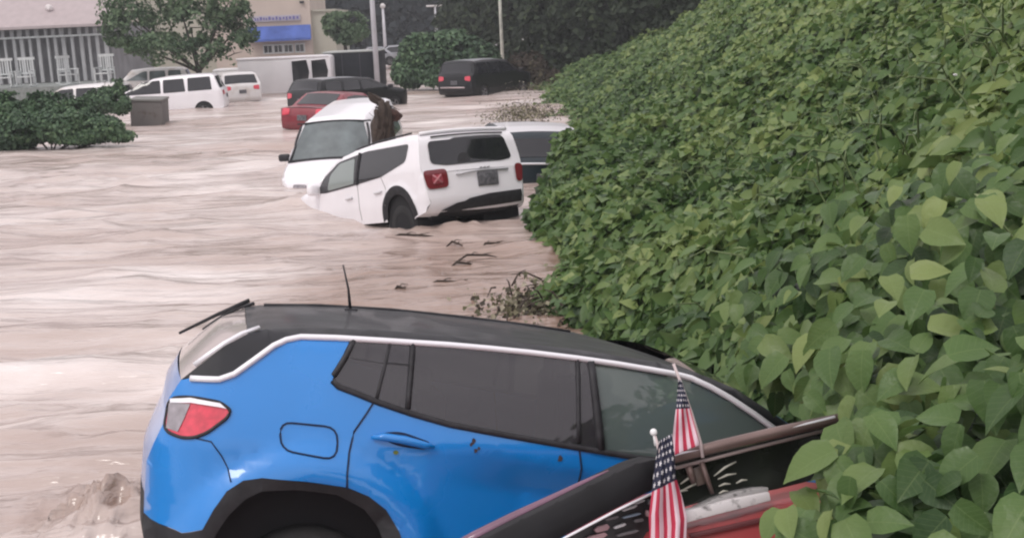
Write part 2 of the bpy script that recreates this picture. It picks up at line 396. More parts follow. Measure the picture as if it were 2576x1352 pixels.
def water_material():
    m = bpy.data.materials.new('muddy_water'); m.use_nodes = True
    n = m.node_tree; b = n.nodes['Principled BSDF']
    tcn = n.nodes.new('ShaderNodeTexCoord')
    mp = n.nodes.new('ShaderNodeMapping'); mp.inputs['Scale'].default_value = (.35, 1.0, 1)
    n.links.new(tcn.outputs['Object'], mp.inputs['Vector'])
    z = n.nodes.new('ShaderNodeTexNoise'); z.inputs['Scale'].default_value = .9; z.inputs['Detail'].default_value = 7; z.inputs['Distortion'].default_value = .6
    n.links.new(mp.outputs[0], z.inputs['Vector'])
    c = n.nodes.new('ShaderNodeValToRGB')
    c.color_ramp.elements[0].position = .30; c.color_ramp.elements[0].color = (.38, .30, .27, 1)  # dark stop paints the shaded ripple faces in as streaks
    c.color_ramp.elements[1].position = .60; c.color_ramp.elements[1].color = (.64, .565, .535, 1)
    e = c.color_ramp.elements.new(.74); e.color = (.78, .73, .71, 1)          # foam streaks
    n.links.new(z.outputs['Fac'], c.inputs['Fac'])
    # bank's brown reflection painted into the water colour beside it
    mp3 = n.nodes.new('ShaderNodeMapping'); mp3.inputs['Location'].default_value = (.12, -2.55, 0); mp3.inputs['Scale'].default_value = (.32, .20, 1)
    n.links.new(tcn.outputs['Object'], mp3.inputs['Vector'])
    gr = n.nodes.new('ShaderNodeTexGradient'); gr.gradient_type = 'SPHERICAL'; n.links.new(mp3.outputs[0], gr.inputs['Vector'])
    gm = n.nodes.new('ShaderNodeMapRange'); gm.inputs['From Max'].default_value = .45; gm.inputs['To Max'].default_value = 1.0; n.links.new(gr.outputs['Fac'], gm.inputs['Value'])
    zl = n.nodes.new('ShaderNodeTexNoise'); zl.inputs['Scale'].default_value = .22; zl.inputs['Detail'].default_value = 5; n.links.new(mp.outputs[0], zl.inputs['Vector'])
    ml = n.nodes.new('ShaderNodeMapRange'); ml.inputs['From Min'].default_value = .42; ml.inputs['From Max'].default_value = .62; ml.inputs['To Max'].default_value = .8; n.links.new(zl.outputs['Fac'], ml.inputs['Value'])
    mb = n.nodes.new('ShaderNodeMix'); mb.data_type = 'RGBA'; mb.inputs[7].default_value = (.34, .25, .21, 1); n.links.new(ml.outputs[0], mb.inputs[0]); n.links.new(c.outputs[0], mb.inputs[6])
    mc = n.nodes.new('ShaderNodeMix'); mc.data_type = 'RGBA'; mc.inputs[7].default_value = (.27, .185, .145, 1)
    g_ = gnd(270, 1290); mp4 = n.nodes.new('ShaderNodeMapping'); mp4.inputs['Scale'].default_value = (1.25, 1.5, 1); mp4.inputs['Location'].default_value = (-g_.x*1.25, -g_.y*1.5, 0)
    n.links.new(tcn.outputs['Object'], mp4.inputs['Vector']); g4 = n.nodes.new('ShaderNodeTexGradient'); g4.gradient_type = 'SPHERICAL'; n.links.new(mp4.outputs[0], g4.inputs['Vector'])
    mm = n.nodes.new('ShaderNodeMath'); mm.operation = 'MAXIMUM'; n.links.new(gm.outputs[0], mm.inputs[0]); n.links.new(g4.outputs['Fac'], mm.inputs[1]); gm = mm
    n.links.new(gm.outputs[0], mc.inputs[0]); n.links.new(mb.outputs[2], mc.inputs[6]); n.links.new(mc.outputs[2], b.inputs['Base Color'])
    b.inputs['Roughness'].default_value = .20; b.inputs['Specular IOR Level'].default_value = .9
    prev = None
    for sx, sy, sc, st, ds in ((.16, 1, 1.9, 1.0, .20), (.34, 1, 6.0, .6, .035)):
        mp2 = n.nodes.new('ShaderNodeMapping'); mp2.inputs['Scale'].default_value = (sx, sy, 1); mp2.inputs['Rotation'].default_value = (0, 0, .12)
        n.links.new(tcn.outputs['Object'], mp2.inputs['Vector'])
        z2 = n.nodes.new('ShaderNodeTexNoise'); z2.inputs['Scale'].default_value = sc; z2.inputs['Detail'].default_value = 5; z2.inputs['Distortion'].default_value = .35
        n.links.new(mp2.outputs[0], z2.inputs['Vector'])
        bp = n.nodes.new('ShaderNodeBump'); bp.inputs['Strength'].default_value = st; bp.inputs['Distance'].default_value = ds
        n.links.new(z2.outputs['Fac'], bp.inputs['Height'])
        if prev: n.links.new(prev.outputs[0], bp.inputs['Normal'])
        prev = bp
    n.links.new(prev.outputs[0], b.inputs['Normal'])
    return m
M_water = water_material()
def build_water():
    Y = [1.0]
    while Y[-1] < 150: Y.append(Y[-1]+max(.02, Y[-1]*.0075))
    Y = np.array(Y); A = np.linspace(-.62, .62, 520)
    YY, AA = np.meshgrid(Y, A, indexing='ij'); XX = AA*(YY+2.5)
    Z = np.zeros_like(XX); sp = np.maximum(.02, YY*.0075)
    warp = (vnoise(XX*.25, YY*.25, 3)-.5)*2.4
    for i, (wl, amp) in enumerate(((2.6, .10), (1.3, .11), (.62, .085), (.3, .045), (.15, .018))):
        fade = np.clip((wl*.9-sp*1.5)/(wl*.5), 0, 1)
        # streamwise (x) stretched chop with sharp crests
        q = vnoise((XX+warp)/(wl*3.0), (YY+warp*.6+XX*.12)/wl, i*5+1)
        rdg = 1-np.abs(2*q-1)
        q2 = vnoise((XX-warp)/(wl*2.0), (YY-XX*.2)/(wl*.8), i*5+2)
        patch = .45+1.1*vnoise(XX*.22+i, YY*.13, 40+i)
        Z += fade*amp*patch*((rdg**2-.4)*.8+(q2-.5)*.9)
    def hump(px, py, h, sx, sy, rough=0):
        nonlocal Z
        g = gnd(px, py); e = np.exp(-((XX-g.x)/sx)**2-((YY-g.y)/sy)**2)
        Z += e*h*(1+rough*(vnoise(XX*7, YY*7, 9)-.5)*2)
    for hx, hy, hh, sx_, sy_ in ((262, 1290, .07, .30, .22), (150, 1400, .07, .4, .25), (380, 1330, .07, .3, .35), (300, 1200, .03, .5, .2)): hump(hx, hy, hh, sx_, sy_, .8)
    g = gnd(270, 1290); e = np.exp(-((XX-g.x)/.55)**2-((YY-g.y)/.45)**2)          # churned water behind the bumper
    for fq, am in ((3.5, .12), (8, .07), (17, .04)): Z += e*am*(1-2*np.abs(2*vnoise(XX*fq, YY*fq, int(fq))-1))+e*.03
    hump(760, 520, .13, .5, .35, .5); hump(900, 590, .06, 1.2, .25, .6); hump(735, 425, .1, .5, .4, .4)
    hump(1150, 575, .07, .8, .25, .7)
    V = np.stack([XX, YY, Z], -1).reshape(-1, 3)
    ny, nx = XX.shape; idx = np.arange(ny*nx).reshape(ny, nx)
    Fc = np.stack([idx[:-1, :-1], idx[:-1, 1:], idx[1:, 1:], idx[1:, :-1]], -1).reshape(-1, 4)
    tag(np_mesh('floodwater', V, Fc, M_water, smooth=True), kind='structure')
build_water()

# ------------------------------------------------------------------ leaves
def leaf_template(kind):
    if kind == 'far':      # folded diamond: 4 verts + 2 tris
        v = np.array([(0, 0, 0), (.42, .42, .12), (1, 0, -.1), (.42, -.42, .12)]); f = np.array([(0, 2, 1), (0, 3, 2)])
        return v, f
    if kind == 'mid': ts = [0, .22, .62, 1.0]; hwid = [.06, .37, .28, .01]
    else: ts = [0, .10, .26, .46, .66, .82, .93, 1.02]; hwid = [0.03, .24, .345, .35, .275, .165, .07, .004]
    v = []; f = []
    for t, h in zip(ts, hwid):
        droop = -.28*t*t
        back = -.07 if t == .10 else 0
        v += [(t+back, h, droop+.16*h/.4-.05*(h/.4)**2), (t, 0, droop), (t+back, -h, droop+.16*h/.4-.05*(h/.4)**2)]
    for i in range(len(ts)-1):
        a = i*3; b = a+3
        for q in ((a, a+1, b+1), (a, b+1, b), (a+1, a+2, b+2), (a+1, b+2, b+1)): f.append(q)
    return np.array(v, float), np.array(f)
LT = {'far': leaf_template('far'), 'mid': leaf_template('mid'), 'near': leaf_template('near')}
def leaves(P, N, T, size, kind, tone):
    """P base, N face normal, T tip direction; returns verts, faces, tone"""
    N = N/np.linalg.norm(N, axis=1, keepdims=True)
    T = T-N*(T*N).sum(1, keepdims=True); T = T/(np.linalg.norm(T, axis=1, keepdims=True)+1e-9)
    B = np.cross(N, T); tv, tf = LT[kind]
    sz = size[:, None, None]
    V = P[:, None, :] + sz*(tv[None, :, 0:1]*T[:, None, :]+tv[None, :, 1:2]*B[:, None, :]+tv[None, :, 2:3]*N[:, None, :])
    n = len(P); Fc = (tf[None]+np.arange(n)[:, None, None]*len(tv)).reshape(-1, 3)
    return V.reshape(-1, 3), Fc, np.repeat(tone, len(tv))
def leaf_uv(o, n, kind):
    """store each leaf's own length / width coordinate for the veins"""
    tv, _ = LT[kind]
    for nm, col in (('lt', tv[:, 0]), ('lh', tv[:, 1])):
        a = o.data.attributes.new(nm, 'FLOAT', 'POINT'); a.data.foreach_set('value', np.tile(col, n).astype(np.float32))

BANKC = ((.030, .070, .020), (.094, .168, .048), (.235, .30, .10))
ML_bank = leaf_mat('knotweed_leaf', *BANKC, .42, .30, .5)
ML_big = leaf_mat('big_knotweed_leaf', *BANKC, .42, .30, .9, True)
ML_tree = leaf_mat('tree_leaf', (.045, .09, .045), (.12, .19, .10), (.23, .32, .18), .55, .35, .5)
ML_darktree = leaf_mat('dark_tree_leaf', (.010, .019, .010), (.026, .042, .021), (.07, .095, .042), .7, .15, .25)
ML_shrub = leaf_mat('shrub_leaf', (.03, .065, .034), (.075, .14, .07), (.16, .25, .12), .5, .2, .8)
M_bark = mat('tree_bark', (.045, .038, .03), .9, var=.4, vscale=12, bump=.6, bscale=30)
M_stem = mat('plant_stem', (.10, .14, .05), .6, var=.3, vscale=10)
M_bankground = mat('bank_soil', (.012, .017, .008), .95, var=.4, vscale=3, bump=.5, bscale=8)

# canopy height of the overgrown bank, from a few surveyed spots (view ray, depth)
CTRL = [((1330, 236), 54.5), ((1345, 285), 42), ((1385, 330), 31), ((1420, 372), 24.5), ((1424, 425), 21.5), ((1420, 318), 21.3), ((1440, 318), 20.3), ((1360, 455), 19.2), ((1345, 520), 17.9), ((1338, 590), 16.3), ((1450, 655), 14.8),
        ((1425, 700), 13.7), ((1335, 785), 12.2), ((1500, 860), 10.6), ((1640, 900), 9.4),
        ((1500, 180), 50), ((1440, 260), 44), ((1650, 100), 44), ((1780, 45), 38), ((1900, 0), 34), ((1900, -140), 33), ((2200, 0), 22), ((2200, -150), 22), ((2200, 300), 12.5), ((2000, 300), 15.5),
        ((1700, 400), 19), ((1700, 250), 29), ((1500, 300), 35), ((1550, 480), 16.5), ((1600, 600), 12.3), ((1500, 730), 12.3), ((1620, 800), 10.3), ((1750, 850), 8.9), ((1850, 880), 8.2),
        ((1900, 700), 8.2), ((1950, 520), 9.6), ((2300, 560), 6.6), ((2480, 420), 6.2), ((2576, 150), 8), ((2650, -100), 9), ((2650, 400), 5.6), ((2050, 760), 7.4), ((2250, 760), 6.4), ((2500, 700), 5.6)]
_cp = np.array([list(at(p[0], p[1], d)) for p, d in CTRL])
_extra = np.array([(6, 6, 3.6), (9, 12, 4.6), (9, 25, 5.2), (12, 45, 5.5), (.6, 9.5, -.2), (.2, 15, -.4), (.2, 20, -.4), (.4, 30, -.4), (.6, 50, -.4), (5, 3, 2.4), (-.6, 12, -.6), (7, 60, 2.5), (2.2, 1.2, .9), (1.3, 62, 0), (1.6, 3.5, .5), (1.8, 5, .6), (2.6, 3.5, 1.2)])
_cp = np.vstack([_cp, _extra])
def _uv(X, Y): return np.stack([X/(Y+1.0)*3.2, np.log(Y+.5)], -1)
_cu = _uv(_cp[:, 0], _cp[:, 1])
_K = np.linalg.norm(_cu[:, None]-_cu[None], axis=-1); _n = len(_cp)
_A = np.block([[_K-np.eye(_n)*.06, np.ones((_n, 1)), _cu], [np.ones((1, _n)), np.zeros((1, 3))], [_cu.T, np.zeros((2, 3))]])
_sol = np.linalg.solve(_A, np.concatenate([_cp[:, 2], np.zeros(3)]))
def canopy(X, Y):
    u = _uv(X, Y); sh = u.shape[:-1]; u = u.reshape(-1, 2); z = np.empty(len(u))
    for i in range(0, len(u), 20000):
        q = u[i:i+20000]; k = np.linalg.norm(q[:, None]-_cu[None], axis=-1)
        z[i:i+20000] = k @ _sol[:_n]+_sol[_n]+q @ _sol[_n+1:]
    return z.reshape(sh)
# toe of the bank (x of its left edge against distance)
TOE_Y = [2.0, 3.0, 3.6, 4.4, 5.4, 8.0, 9.5, 10.6, 12.2, 13.2, 14.0, 14.9, 15.7, 17.5, 20.5, 22, 24.5, 32, 42, 54, 66]
TOE_X = [.75, .86, .95, .98, 1.25, 1.45, 1.1, .8, .28, .62, .72, .80, .42, .37, .60, 1.02, 1.05, 1.0, 1.0, .9, 1.6]
BLUE_M = pose((1000, 860), 5.3, (1.05, -.80, 1.5), 12, 8, -8)
RED_M = None   # set below, before the bank is grown
def bank():
    # soil surface
    ys = [1.5]
    while ys[-1] < 66: ys.append(ys[-1]*1.035+.02)
    ys = np.array(ys); a = np.linspace(0, 1, 60)
    YY, AA = np.meshgrid(ys, a, indexing='ij'); X0 = np.interp(YY, TOE_Y, TOE_X)
    XX = X0+.12+AA*AA*(.62*YY+6)
    Z = canopy(XX, YY)-.42-.12*vnoise(XX*2, YY*2, 3); Z = np.minimum(Z, canopy(XX, YY)-.3)
    Z -= .5*np.exp(-((XX-X0)/.25)**2)
    B = np.array(BLUE_M.inverted())
    q = np.stack([XX, YY, Z, np.ones_like(Z)], -1) @ B.T
    ins = (q[..., 0] > -.2) & (q[..., 0] < 4.7) & (np.abs(q[..., 1]) < 1.1)
    Z = np.where(ins, np.minimum(Z, .1), Z)
    rows = np.concatenate([np.stack([XX[:, :1], YY[:, :1], np.full_like(XX[:, :1], -1.6)], -1), np.stack([XX, YY, Z], -1)], 1)
    ny, nx = rows.shape[:2]; idx = np.arange(ny*nx).reshape(ny, nx)
    Fc = np.stack([idx[:-1, :-1], idx[:-1, 1:], idx[1:, 1:], idx[1:, :-1]], -1).reshape(-1, 4)
    tag(np_mesh('bank', rows.reshape(-1, 3), Fc, M_bankground, smooth=True), kind='structure')
    # leaves
    N = 430000
    v = RNG.random(N); Yl = np.exp(np.log(2.3)+v**.72*(np.log(60)-np.log(2.3)))
    X0 = np.interp(Yl, TOE_Y, TOE_X)+.10*(vnoise(Yl*3, Yl*0, 5)-.5)*2
    Xl = X0+RNG.random(N)**1.25*(.50*Yl+2.2)
    clump = vnoise(Xl*1.5, Yl*1.5, 1)*.55+vnoise(Xl*3.6, Yl*3.6, 2)*.45
    Zs = canopy(Xl, Yl)
    depth = RNG.random(N)**1.4*.45
    Zl = Zs+(clump-.5)*.52+(vnoise(Xl*.7, Yl*.6, 21)-.5)*.55-depth
    edge = np.clip((Xl-X0)/.35, 0, 1)
    Zl = np.where(RNG.random(N) < .5*(1-edge), Zs*RNG.random(N), Zl)   # skirt of leaves down the toe
    keep = (Zl > .03)
    q = np.stack([Xl, Yl, Zl, np.ones_like(Zl)], -1) @ B.T
    keep &= ~((q[:, 0] > -.3) & (q[:, 0] < 4.6) & (np.abs(q[:, 1]) < 1.0) & (q[:, 2] < np.where(q[:, 0] > 3.2, 1.05, 1.7)))
    keep &= ~((q[:, 0] > 0) & (q[:, 0] < 4.6) & (q[:, 1] <= -.8) & (q[:, 1] > -3.2))
    if RED_M is not None:
        r_ = np.stack([Xl, Yl, Zl, np.ones_like(Zl)], -1) @ np.array(RED_M.inverted()).T
        keep &= ~((r_[:, 0] > -1.6) & (r_[:, 0] < 2.45) & (r_[:, 1] > -.16) & (r_[:, 1] < 1.5))
        keep &= ~((r_[:, 0] > -.6) & (r_[:, 0] < .78) & (r_[:, 1] > -1.6) & (r_[:, 1] < .1))
    # beside the half-sunk cars
    keep &= ~((Xl < .62) & (Yl > 17.6) & (Yl < 21) & (Zl > .5))
    Xl, Yl, Zl, clump, depth = Xl[keep], Yl[keep], Zl[keep], clump[keep], depth[keep]
    n = len(Xl); P = np.stack([Xl, Yl, Zl], -1)
    e = .15; gx = (canopy(Xl+e, Yl)-canopy(Xl-e, Yl))/(2*e); gy = (canopy(Xl, Yl+e)-canopy(Xl, Yl-e))/(2*e)
    Nn = np.stack([-gx*.8, -gy*.8, np.ones(n)], -1); Nn /= np.linalg.norm(Nn, axis=1, keepdims=True)
    Nn += RNG.normal(0, .52, (n, 3)); Nn += np.array([-.15, -.35, 0])
    T = np.stack([-.5+RNG.normal(0, .8, n), -.7+RNG.normal(0, .8, n), -.25+RNG.normal(0, .3, n)], -1)
    dist = np.sqrt(Xl**2+Yl**2+(Zl-CAMH)**2)
    size = RNG.uniform(.085, .155, n)*np.clip(1+(dist-22)/90, 1, 1.3)*1.08*np.where(RNG.random(n) < .12, 1.35, 1)
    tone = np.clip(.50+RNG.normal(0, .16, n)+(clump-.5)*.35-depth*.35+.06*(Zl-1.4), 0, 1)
    near = dist < 4.6
    Vs, Fs, Ts, off = [], [], [], 0
    for s, kd in ((~near & (dist < 12), 'mid'), (dist >= 12, 'far')):
        V, Fc, tn = leaves(P[s], Nn[s], T[s], size[s]*1.12, kd, tone[s])
        Vs.append(V); Fs.append(Fc+off); Ts.append(tn); off += len(V)
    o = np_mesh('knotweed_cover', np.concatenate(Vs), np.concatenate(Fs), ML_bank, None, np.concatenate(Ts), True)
    bm = bmesh.new(); rg = random.Random(11)
    for k in range(260):
        y = math.exp(rg.uniform(math.log(6.5), math.log(30))); x0 = float(np.interp(y, TOE_Y, TOE_X)); x = x0+.2+rg.random()*.45*y; z = float(canopy(np.array([x]), np.array([y]))[0])
        q = BLUE_M.inverted() @ Vector((x, y, z))
        if -.3 < q.x < 4.7 and abs(q.y) < 1.2: continue
        a = Vector((x, y, z-.1)); d = Vector((rg.uniform(-.7, .1), rg.uniform(-.7, .3), 0)); h = rg.uniform(.12, .32)
        tube(bm, [a, a+d*.25+Vector((0, 0, h)), a+d*.6+Vector((0, 0, h*1.15)), a+d*.9+Vector((0, 0, h*.7))], [.008, .007, .005, .002], 4, False)
    tag(from_bm('arching_stems', bm, M_stem), 'thin arching stems standing out of the leaf cover on the bank', 'stems', kind='stuff')
    tag(o, 'dense green knotweed leaves covering the whole sloping bank on the right', 'ground cover', kind='stuff')

# =================================================================== BLUE SUV
def blue_suv():
    root = empty('suv', BLUE_M, 'bright blue SUV with black roof and chrome window line, nose down in the flood', 'suv')
    rear = [(.10, .42), (.03, .50), (.0, .62), (-.005, .78), (.0, .93), (.03, 1.02), (.07, 1.12), (.085, 1.22), (.13, 1.30), (.19, 1.355), (.30, 1.445), (.40, 1.505)]
    top = [(.48, 1.525), (.7, 1.537), (.95, 1.54), (1.3, 1.53), (1.9, 1.49), (2.3, 1.447), (2.5, 1.405), (2.7, 1.335), (2.95, 1.19), (3.15, 1.07), (3.3, 1.03), (3.8, .97), (4.15, .88)]
    front = [(4.33, .74), (4.38, .6), (4.36, .42), (4.28, .3)]
    ac, ar = (.70, .44), .47
    c = Car(rear, top, front, 1.82, belt=1.05, tumble=.26, rr=.35, rd=.28, fr=.75, fd=.36, sill=.30, edge=.07, crown=(.05, .008, .1),
            arches=[(.70, .42, .445), (3.42, .42, .43)])
    def extra(x, z):
        e = 0
        d = math.hypot(x-.70, (z-.44)*1.0)                 # swollen rear wing
        if .40 < d < .80: e += .06*max(0, 1-((d-.50)/.12)**2) if d > .36 else 0
        d2 = math.hypot(x-3.42, z-.44)
        if d2 < .80: e += .04*max(0, 1-((d2-.50)/.14)**2)
        if 1.0 < x < 3.0 and z < 1.09-.11*(x-1):           # hollow below the shoulder crease
            zc = 1.085-.16*(x-1.15)
            k = max(0, min(1, (zc-z)/.16)); fx = max(0, min(1, (x-1.2)/.45))*max(0, min(1, (3.0-x)/.2))
            e -= .085*k*fx*(1-max(0, (.62-z)/.3)*.9 if z < .62 else 1)
        return e
    c.extra = extra
    trim = [(.17, 1.31), (.29, 1.314), (.351, 1.338), (.427, 1.396), (.512, 1.462), (.565, 1.488), (.628, 1.502), (.783, 1.504), (1.0, 1.5), (1.285, 1.493), (1.461, 1.485), (1.678, 1.472),
            (1.898, 1.455), (2.09, 1.436), (2.24, 1.418), (2.366, 1.402), (2.45, 1.385), (2.541, 1.349), (2.635, 1.302), (2.753, 1.233), (2.88, 1.15)]
    glassb = [(.861, 1.499), (.826, 1.428), (.778, 1.347), (.774, 1.32), (.797, 1.299), (.88, 1.271), (.972, 1.238), (1.12, 1.194), (1.291, 1.152), (1.543, 1.113), (1.8, 1.076), (1.974, 1.052), (2.183, 1.022), (2.6, .99), (2.93, .985)]
    arc = lambda cx, cz, r, a0, a1, n: [(cx+r*math.cos(rad(a0+(a1-a0)*k/n)), cz+r*math.sin(rad(a0+(a1-a0)*k/n))) for k in range(n+1)]
    clad_o = [(.0, .70), (.073, .685), (.171, .672), (.255, .70), (.295, .784), (.345, .862), (.41, .908), (.486, .922), (.671, .908), (.851, .884), (.943, .847), (1.02, .79), (1.08, .70), (1.13, .58), (1.17, .47)]
    clad_i = [(.285, .60), (.31, .68), (.356, .76), (.421, .83), (.489, .866), (.629, .87), (.808, .848), (.929, .785), (.997, .70), (1.05, .58), (1.08, .44)]
    fclad_o = [(2.92, .47), (2.95, .6), (3.02, .75), (3.15, .86), (3.42, .92), (3.68, .88), (3.84, .76), (3.9, .62)]
    # blue lower body
    body = trim[:7]+[(.783, 1.504), (.86, 1.5)]+glassb+[(3.15, 1.05), (3.3, 1.03), (3.8, .968), (4.15, .878), (4.33, .738), (4.379, .62)]+[(3.9, .62)]+fclad_o[::-1][1:]+clad_o[::-1]+[(-.004, .78), (.0, .93), (.03, 1.02), (.07, 1.12), (.085, 1.22), (.13, 1.30)]
    c.side('side_panel', body, M_blue, root, both=True, step=.035)
    upper = trim+[(2.95, 1.185), (2.7, 1.335), (2.5, 1.405), (2.3, 1.447), (1.9, 1.49), (1.3, 1.53), (.95, 1.54), (.7, 1.537), (.48, 1.525), (.40, 1.505), (.30, 1.45), (.19, 1.355), (.135, 1.305)]
    c.side('roof_side', upper, M_roofblack, root, both=True)
    # bumper and wing cladding
    c.side('cladding', clad_o+[(1.08, .44)]+clad_i[::-1][1:]+[(.285, .50), (.10, .42), (.03, .50), (.0, .62)], M_clad, root, both=True, lift=.004)
    c.side('sill_cladding', [(1.08, .44), (1.17, .47), (2.92, .47), (2.99, .3), (1.12, .3)], M_clad, root, both=True, lift=.004)
    c.side('front_cladding', fclad_o+[(4.379, .62), (4.36, .42), (4.28, .3), (3.83, .3)]+arc(3.42, .42, .43, 0, 180, 14)[0:], M_clad, root, both=True, lift=.004)
    for sg in (-1, 1):                                     # wheel housings
        for cx in (.70, 3.42):
            bm = bmesh.new(); box(bm, (cx-.02, sg*.58, .52), (.86, .34, .70)); from_bm('wheel_well', bm, M_well, root, smooth=False)
    # skins across the car
    full = c.contour(); nr = len(rear)
    c.bridge('rear_bumper', 0, 3, M_clad, root); c.bridge('tailgate', 3, 8, M_blue, root)
    rg = c.bridge('rear_glass', 8, 11, mat('sky_pale_rear_glass', (.58, .52, .50), .10, 0, .9, .5, mottle=(.45, .40, .38), vscale=6), root)  # pale mottled base colour paints in the sky reflected by the glass
    c.bridge('roof', 11, nr+6, M_roofblack, root, cr=.008)
    c.bridge('windshield', nr+6, nr+9, M_tint, root, cr=.05); c.bridge('hood', nr+9, nr+12, M_blue, root, cr=.04); c.bridge('nose', nr+12, len(full)-1, M_clad, root)
    # glass, pillars and their frames
    g1 = [(.861, 1.495), (.826, 1.428), (.778, 1.347), (.774, 1.32), (.797, 1.299), (.88, 1.271), (.972, 1.238), (1.12, 1.194), (1.291, 1.152), (1.543, 1.113), (1.8, 1.076), (1.974, 1.052), (1.992, 1.05), (1.975, 1.2), (1.957, 1.445), (1.7, 1.468), (1.3, 1.49), (1.0, 1.496)]
    c.side('rear_window', g1, M_tint, root, both=True, lift=.002)
    g2 = [(1.992, 1.05), (2.183, 1.022), (2.6, .99), (2.93, .985), (2.9, 1.14), (2.753, 1.226), (2.635, 1.295), (2.541, 1.342), (2.44, 1.38), (2.36, 1.397), (2.24, 1.412), (1.957, 1.445), (1.975, 1.2)]
    c.side('front_window', g2, M_clear, root, both=True, lift=-.012)
    c.strip('window_seal', glassb, .030, M_black, root, both=True, lift=.0)
    for sg in (-1, 1):
        for a, b, wd in (((1.022, 1.49), (.965, 1.25), .02), ((1.124, 1.49), (1.104, 1.215), .03), ((1.0, 1.405), (1.12, 1.398), .012), ((1.893, 1.45), (1.887, 1.085), .028), ((1.957, 1.44), (1.992, 1.055), .045), ((.85, 1.42), (1.0, 1.402), .008)):
            n = 5; pts = [(a[0]+(b[0]-a[0])*k/n, a[1]+(b[1]-a[1])*k/n) for k in range(n+1)]
            bm = bmesh.new(); tube(bm, [(x, sg*(c.hw(x, z)-.001), z) for x, z in pts], wd/2, 5); from_bm('window_divider', bm, M_black, root)
    c.strip('chrome_line', trim, .030, M_chrome, root, both=True, lift=.005)
    for sg in (-1, 1):                                     # rear glass edge trim, spoiler and seals
        bm = bmesh.new()
        q = [c.cpos('rear', z, sg*(c.hw(x, z)-.02), .01) for x, z in ((.19, 1.355), (.24, 1.403), (.30, 1.45), (.36, 1.492), (.40, 1.518))]
        tube(bm, q, .011, 5); from_bm('hatch_trim', bm, M_chrome if sg < 0 else M_black, root)
    bm = bmesh.new(); q = [Vector((.42, .55, 1.56)), Vector((.25, .57, 1.47)), Vector((.06, .60, 1.36))]
    tube(bm, q, [.012, .011, .008], 5); from_bm('wiper', bm, M_black, root)
    # roof rails and antenna
    bm = bmesh.new(); tube(bm, [(.95, .35, 1.53), (.93, .35, 1.66), (.895, .35, 1.785)], [.010, .006, .004], 6)
    box(bm, (.952, .35, 1.545), (.07, .035, .02), bevel=.006); from_bm('antenna', bm, M_black, root)
    bm = bmesh.new()
    for sg in (1,):
        tube(bm, [c.cpos('top', x, sg*(.60), .004) for x in (.5, .8, 1.2, 1.6, 2.0, 2.25)], .010, 6)
    from_bm('roof_rail', bm, M_black, root)
    # lamp
    lamp = [(.085, 1.222), (.174, 1.236), (.30, 1.222), (.345, 1.19), (.33, 1.158), (.252, 1.095), (.201, 1.072), (.15, 1.066), (.07, 1.085)]
    lamp = smooth_poly(lamp, 1)
    for sg in (-1, 1):
        c.side('tail_lamp', lamp, M_lampred, root, near=sg, lift=.008)
        L_ = c.side('clear_lens', [(.085, 1.205), (.175, 1.208), (.155, 1.15), (.13, 1.09), (.08, 1.098)], M_lampclr, root, near=sg, lift=.013)
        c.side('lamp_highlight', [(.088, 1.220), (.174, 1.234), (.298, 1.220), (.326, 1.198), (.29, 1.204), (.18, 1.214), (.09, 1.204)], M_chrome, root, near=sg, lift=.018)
        c.strip('lamp_seal', lamp+[lamp[0]], .016, M_black, root, near=sg, lift=.006)
    # gaps and small fittings
    fuel = smooth_poly([(.552, 1.148), (.80, 1.13), (.80, 1.0), (.56, 1.035)], 3)
    c.strip('fuel_door', fuel+[fuel[0]], .009, M_line, root, lift=.003)
    c.strip('door_gap', [(.949, 1.233), (.918, 1.184), (.87, 1.114), (.851, 1.026), (.843, .944), (.846, .88)], .009, M_line, root, both=True, lift=.003)
    c.strip('door_gap', [(1.887, 1.07), (1.905, .97), (1.91, .47)], .009, M_line, root, both=True, lift=.003)
    c.strip('bumper_gap', [(.20, 1.07), (.27, 1.06), (.317, 1.0), (.345, .95), (.36, .90)], .006, M_line, root, both=True, lift=.003)
    for x0, z0 in ((.948, 1.094), (2.2, .948)):
        bm = bmesh.new(); pts = [(x0, z0), (x0+.05, z0+.005), (x0+.14, z0-.006), (x0+.23, z0-.027), (x0+.275, z0-.034)]
        tube(bm, [(x, -(c.hw(x, z)+.016+.012*math.sin(math.pi*k/4)), z) for k, (x, z) in enumerate(pts)], [.008, .017, .019, .016, .007], 8)
        from_bm('door_handle', bm, M_blue, root)
        sh = smooth_poly([(x0+.02, z0+.012), (x0+.12, z0+.028), (x0+.26, z0-.018), (x0+.24, z0-.052), (x0+.10, z0-.036)], 2)
        c.side('handle_recess', sh, M_line, root, lift=.001, step=.03)
    M_mud = mat('mud_speck', (.05, .035, .04), .8); M_leafbit = mat('leaf_scrap', (.12, .16, .02), .6)
    for (x, z, r) in ((1.40, 1.085, .014), (1.41, 1.045, .010), (1.425, 1.055, .007), (1.80, 1.015, .013), (1.39, 1.07, .008)):
        bm = bmesh.new(); vs = [bm.verts.new((x+r*math.cos(a)*random.uniform(.5, 1.2), -(c.hw(x, z)+.004), z+r*1.3*math.sin(a)*random.uniform(.5, 1.2))) for a in [k*math.pi/4 for k in range(8)]]
        bm.faces.new(vs); from_bm('mud_speck', bm, M_mud, root)
    bm = bmesh.new(); x, z = 1.055, 1.03
    bm.faces.new([bm.verts.new((x+.013*math.cos(a), -(c.hw(x, z)+.006), z+.010*math.sin(a))) for a in [k*math.pi/3 for k in range(6)]]); from_bm('leaf_scrap', bm, M_leafbit, root)
    # interior
    for sx in (1.25, 2.15):
        for sy in (-.38, .38):
            bm = bmesh.new(); box(bm, (sx, sy, .95), (.16, .46, .6), bevel=.04); box(bm, (sx-.03, sy, 1.27), (.1, .26, .16), bevel=.03); from_bm('seat', bm, M_seat, root, smooth=False)
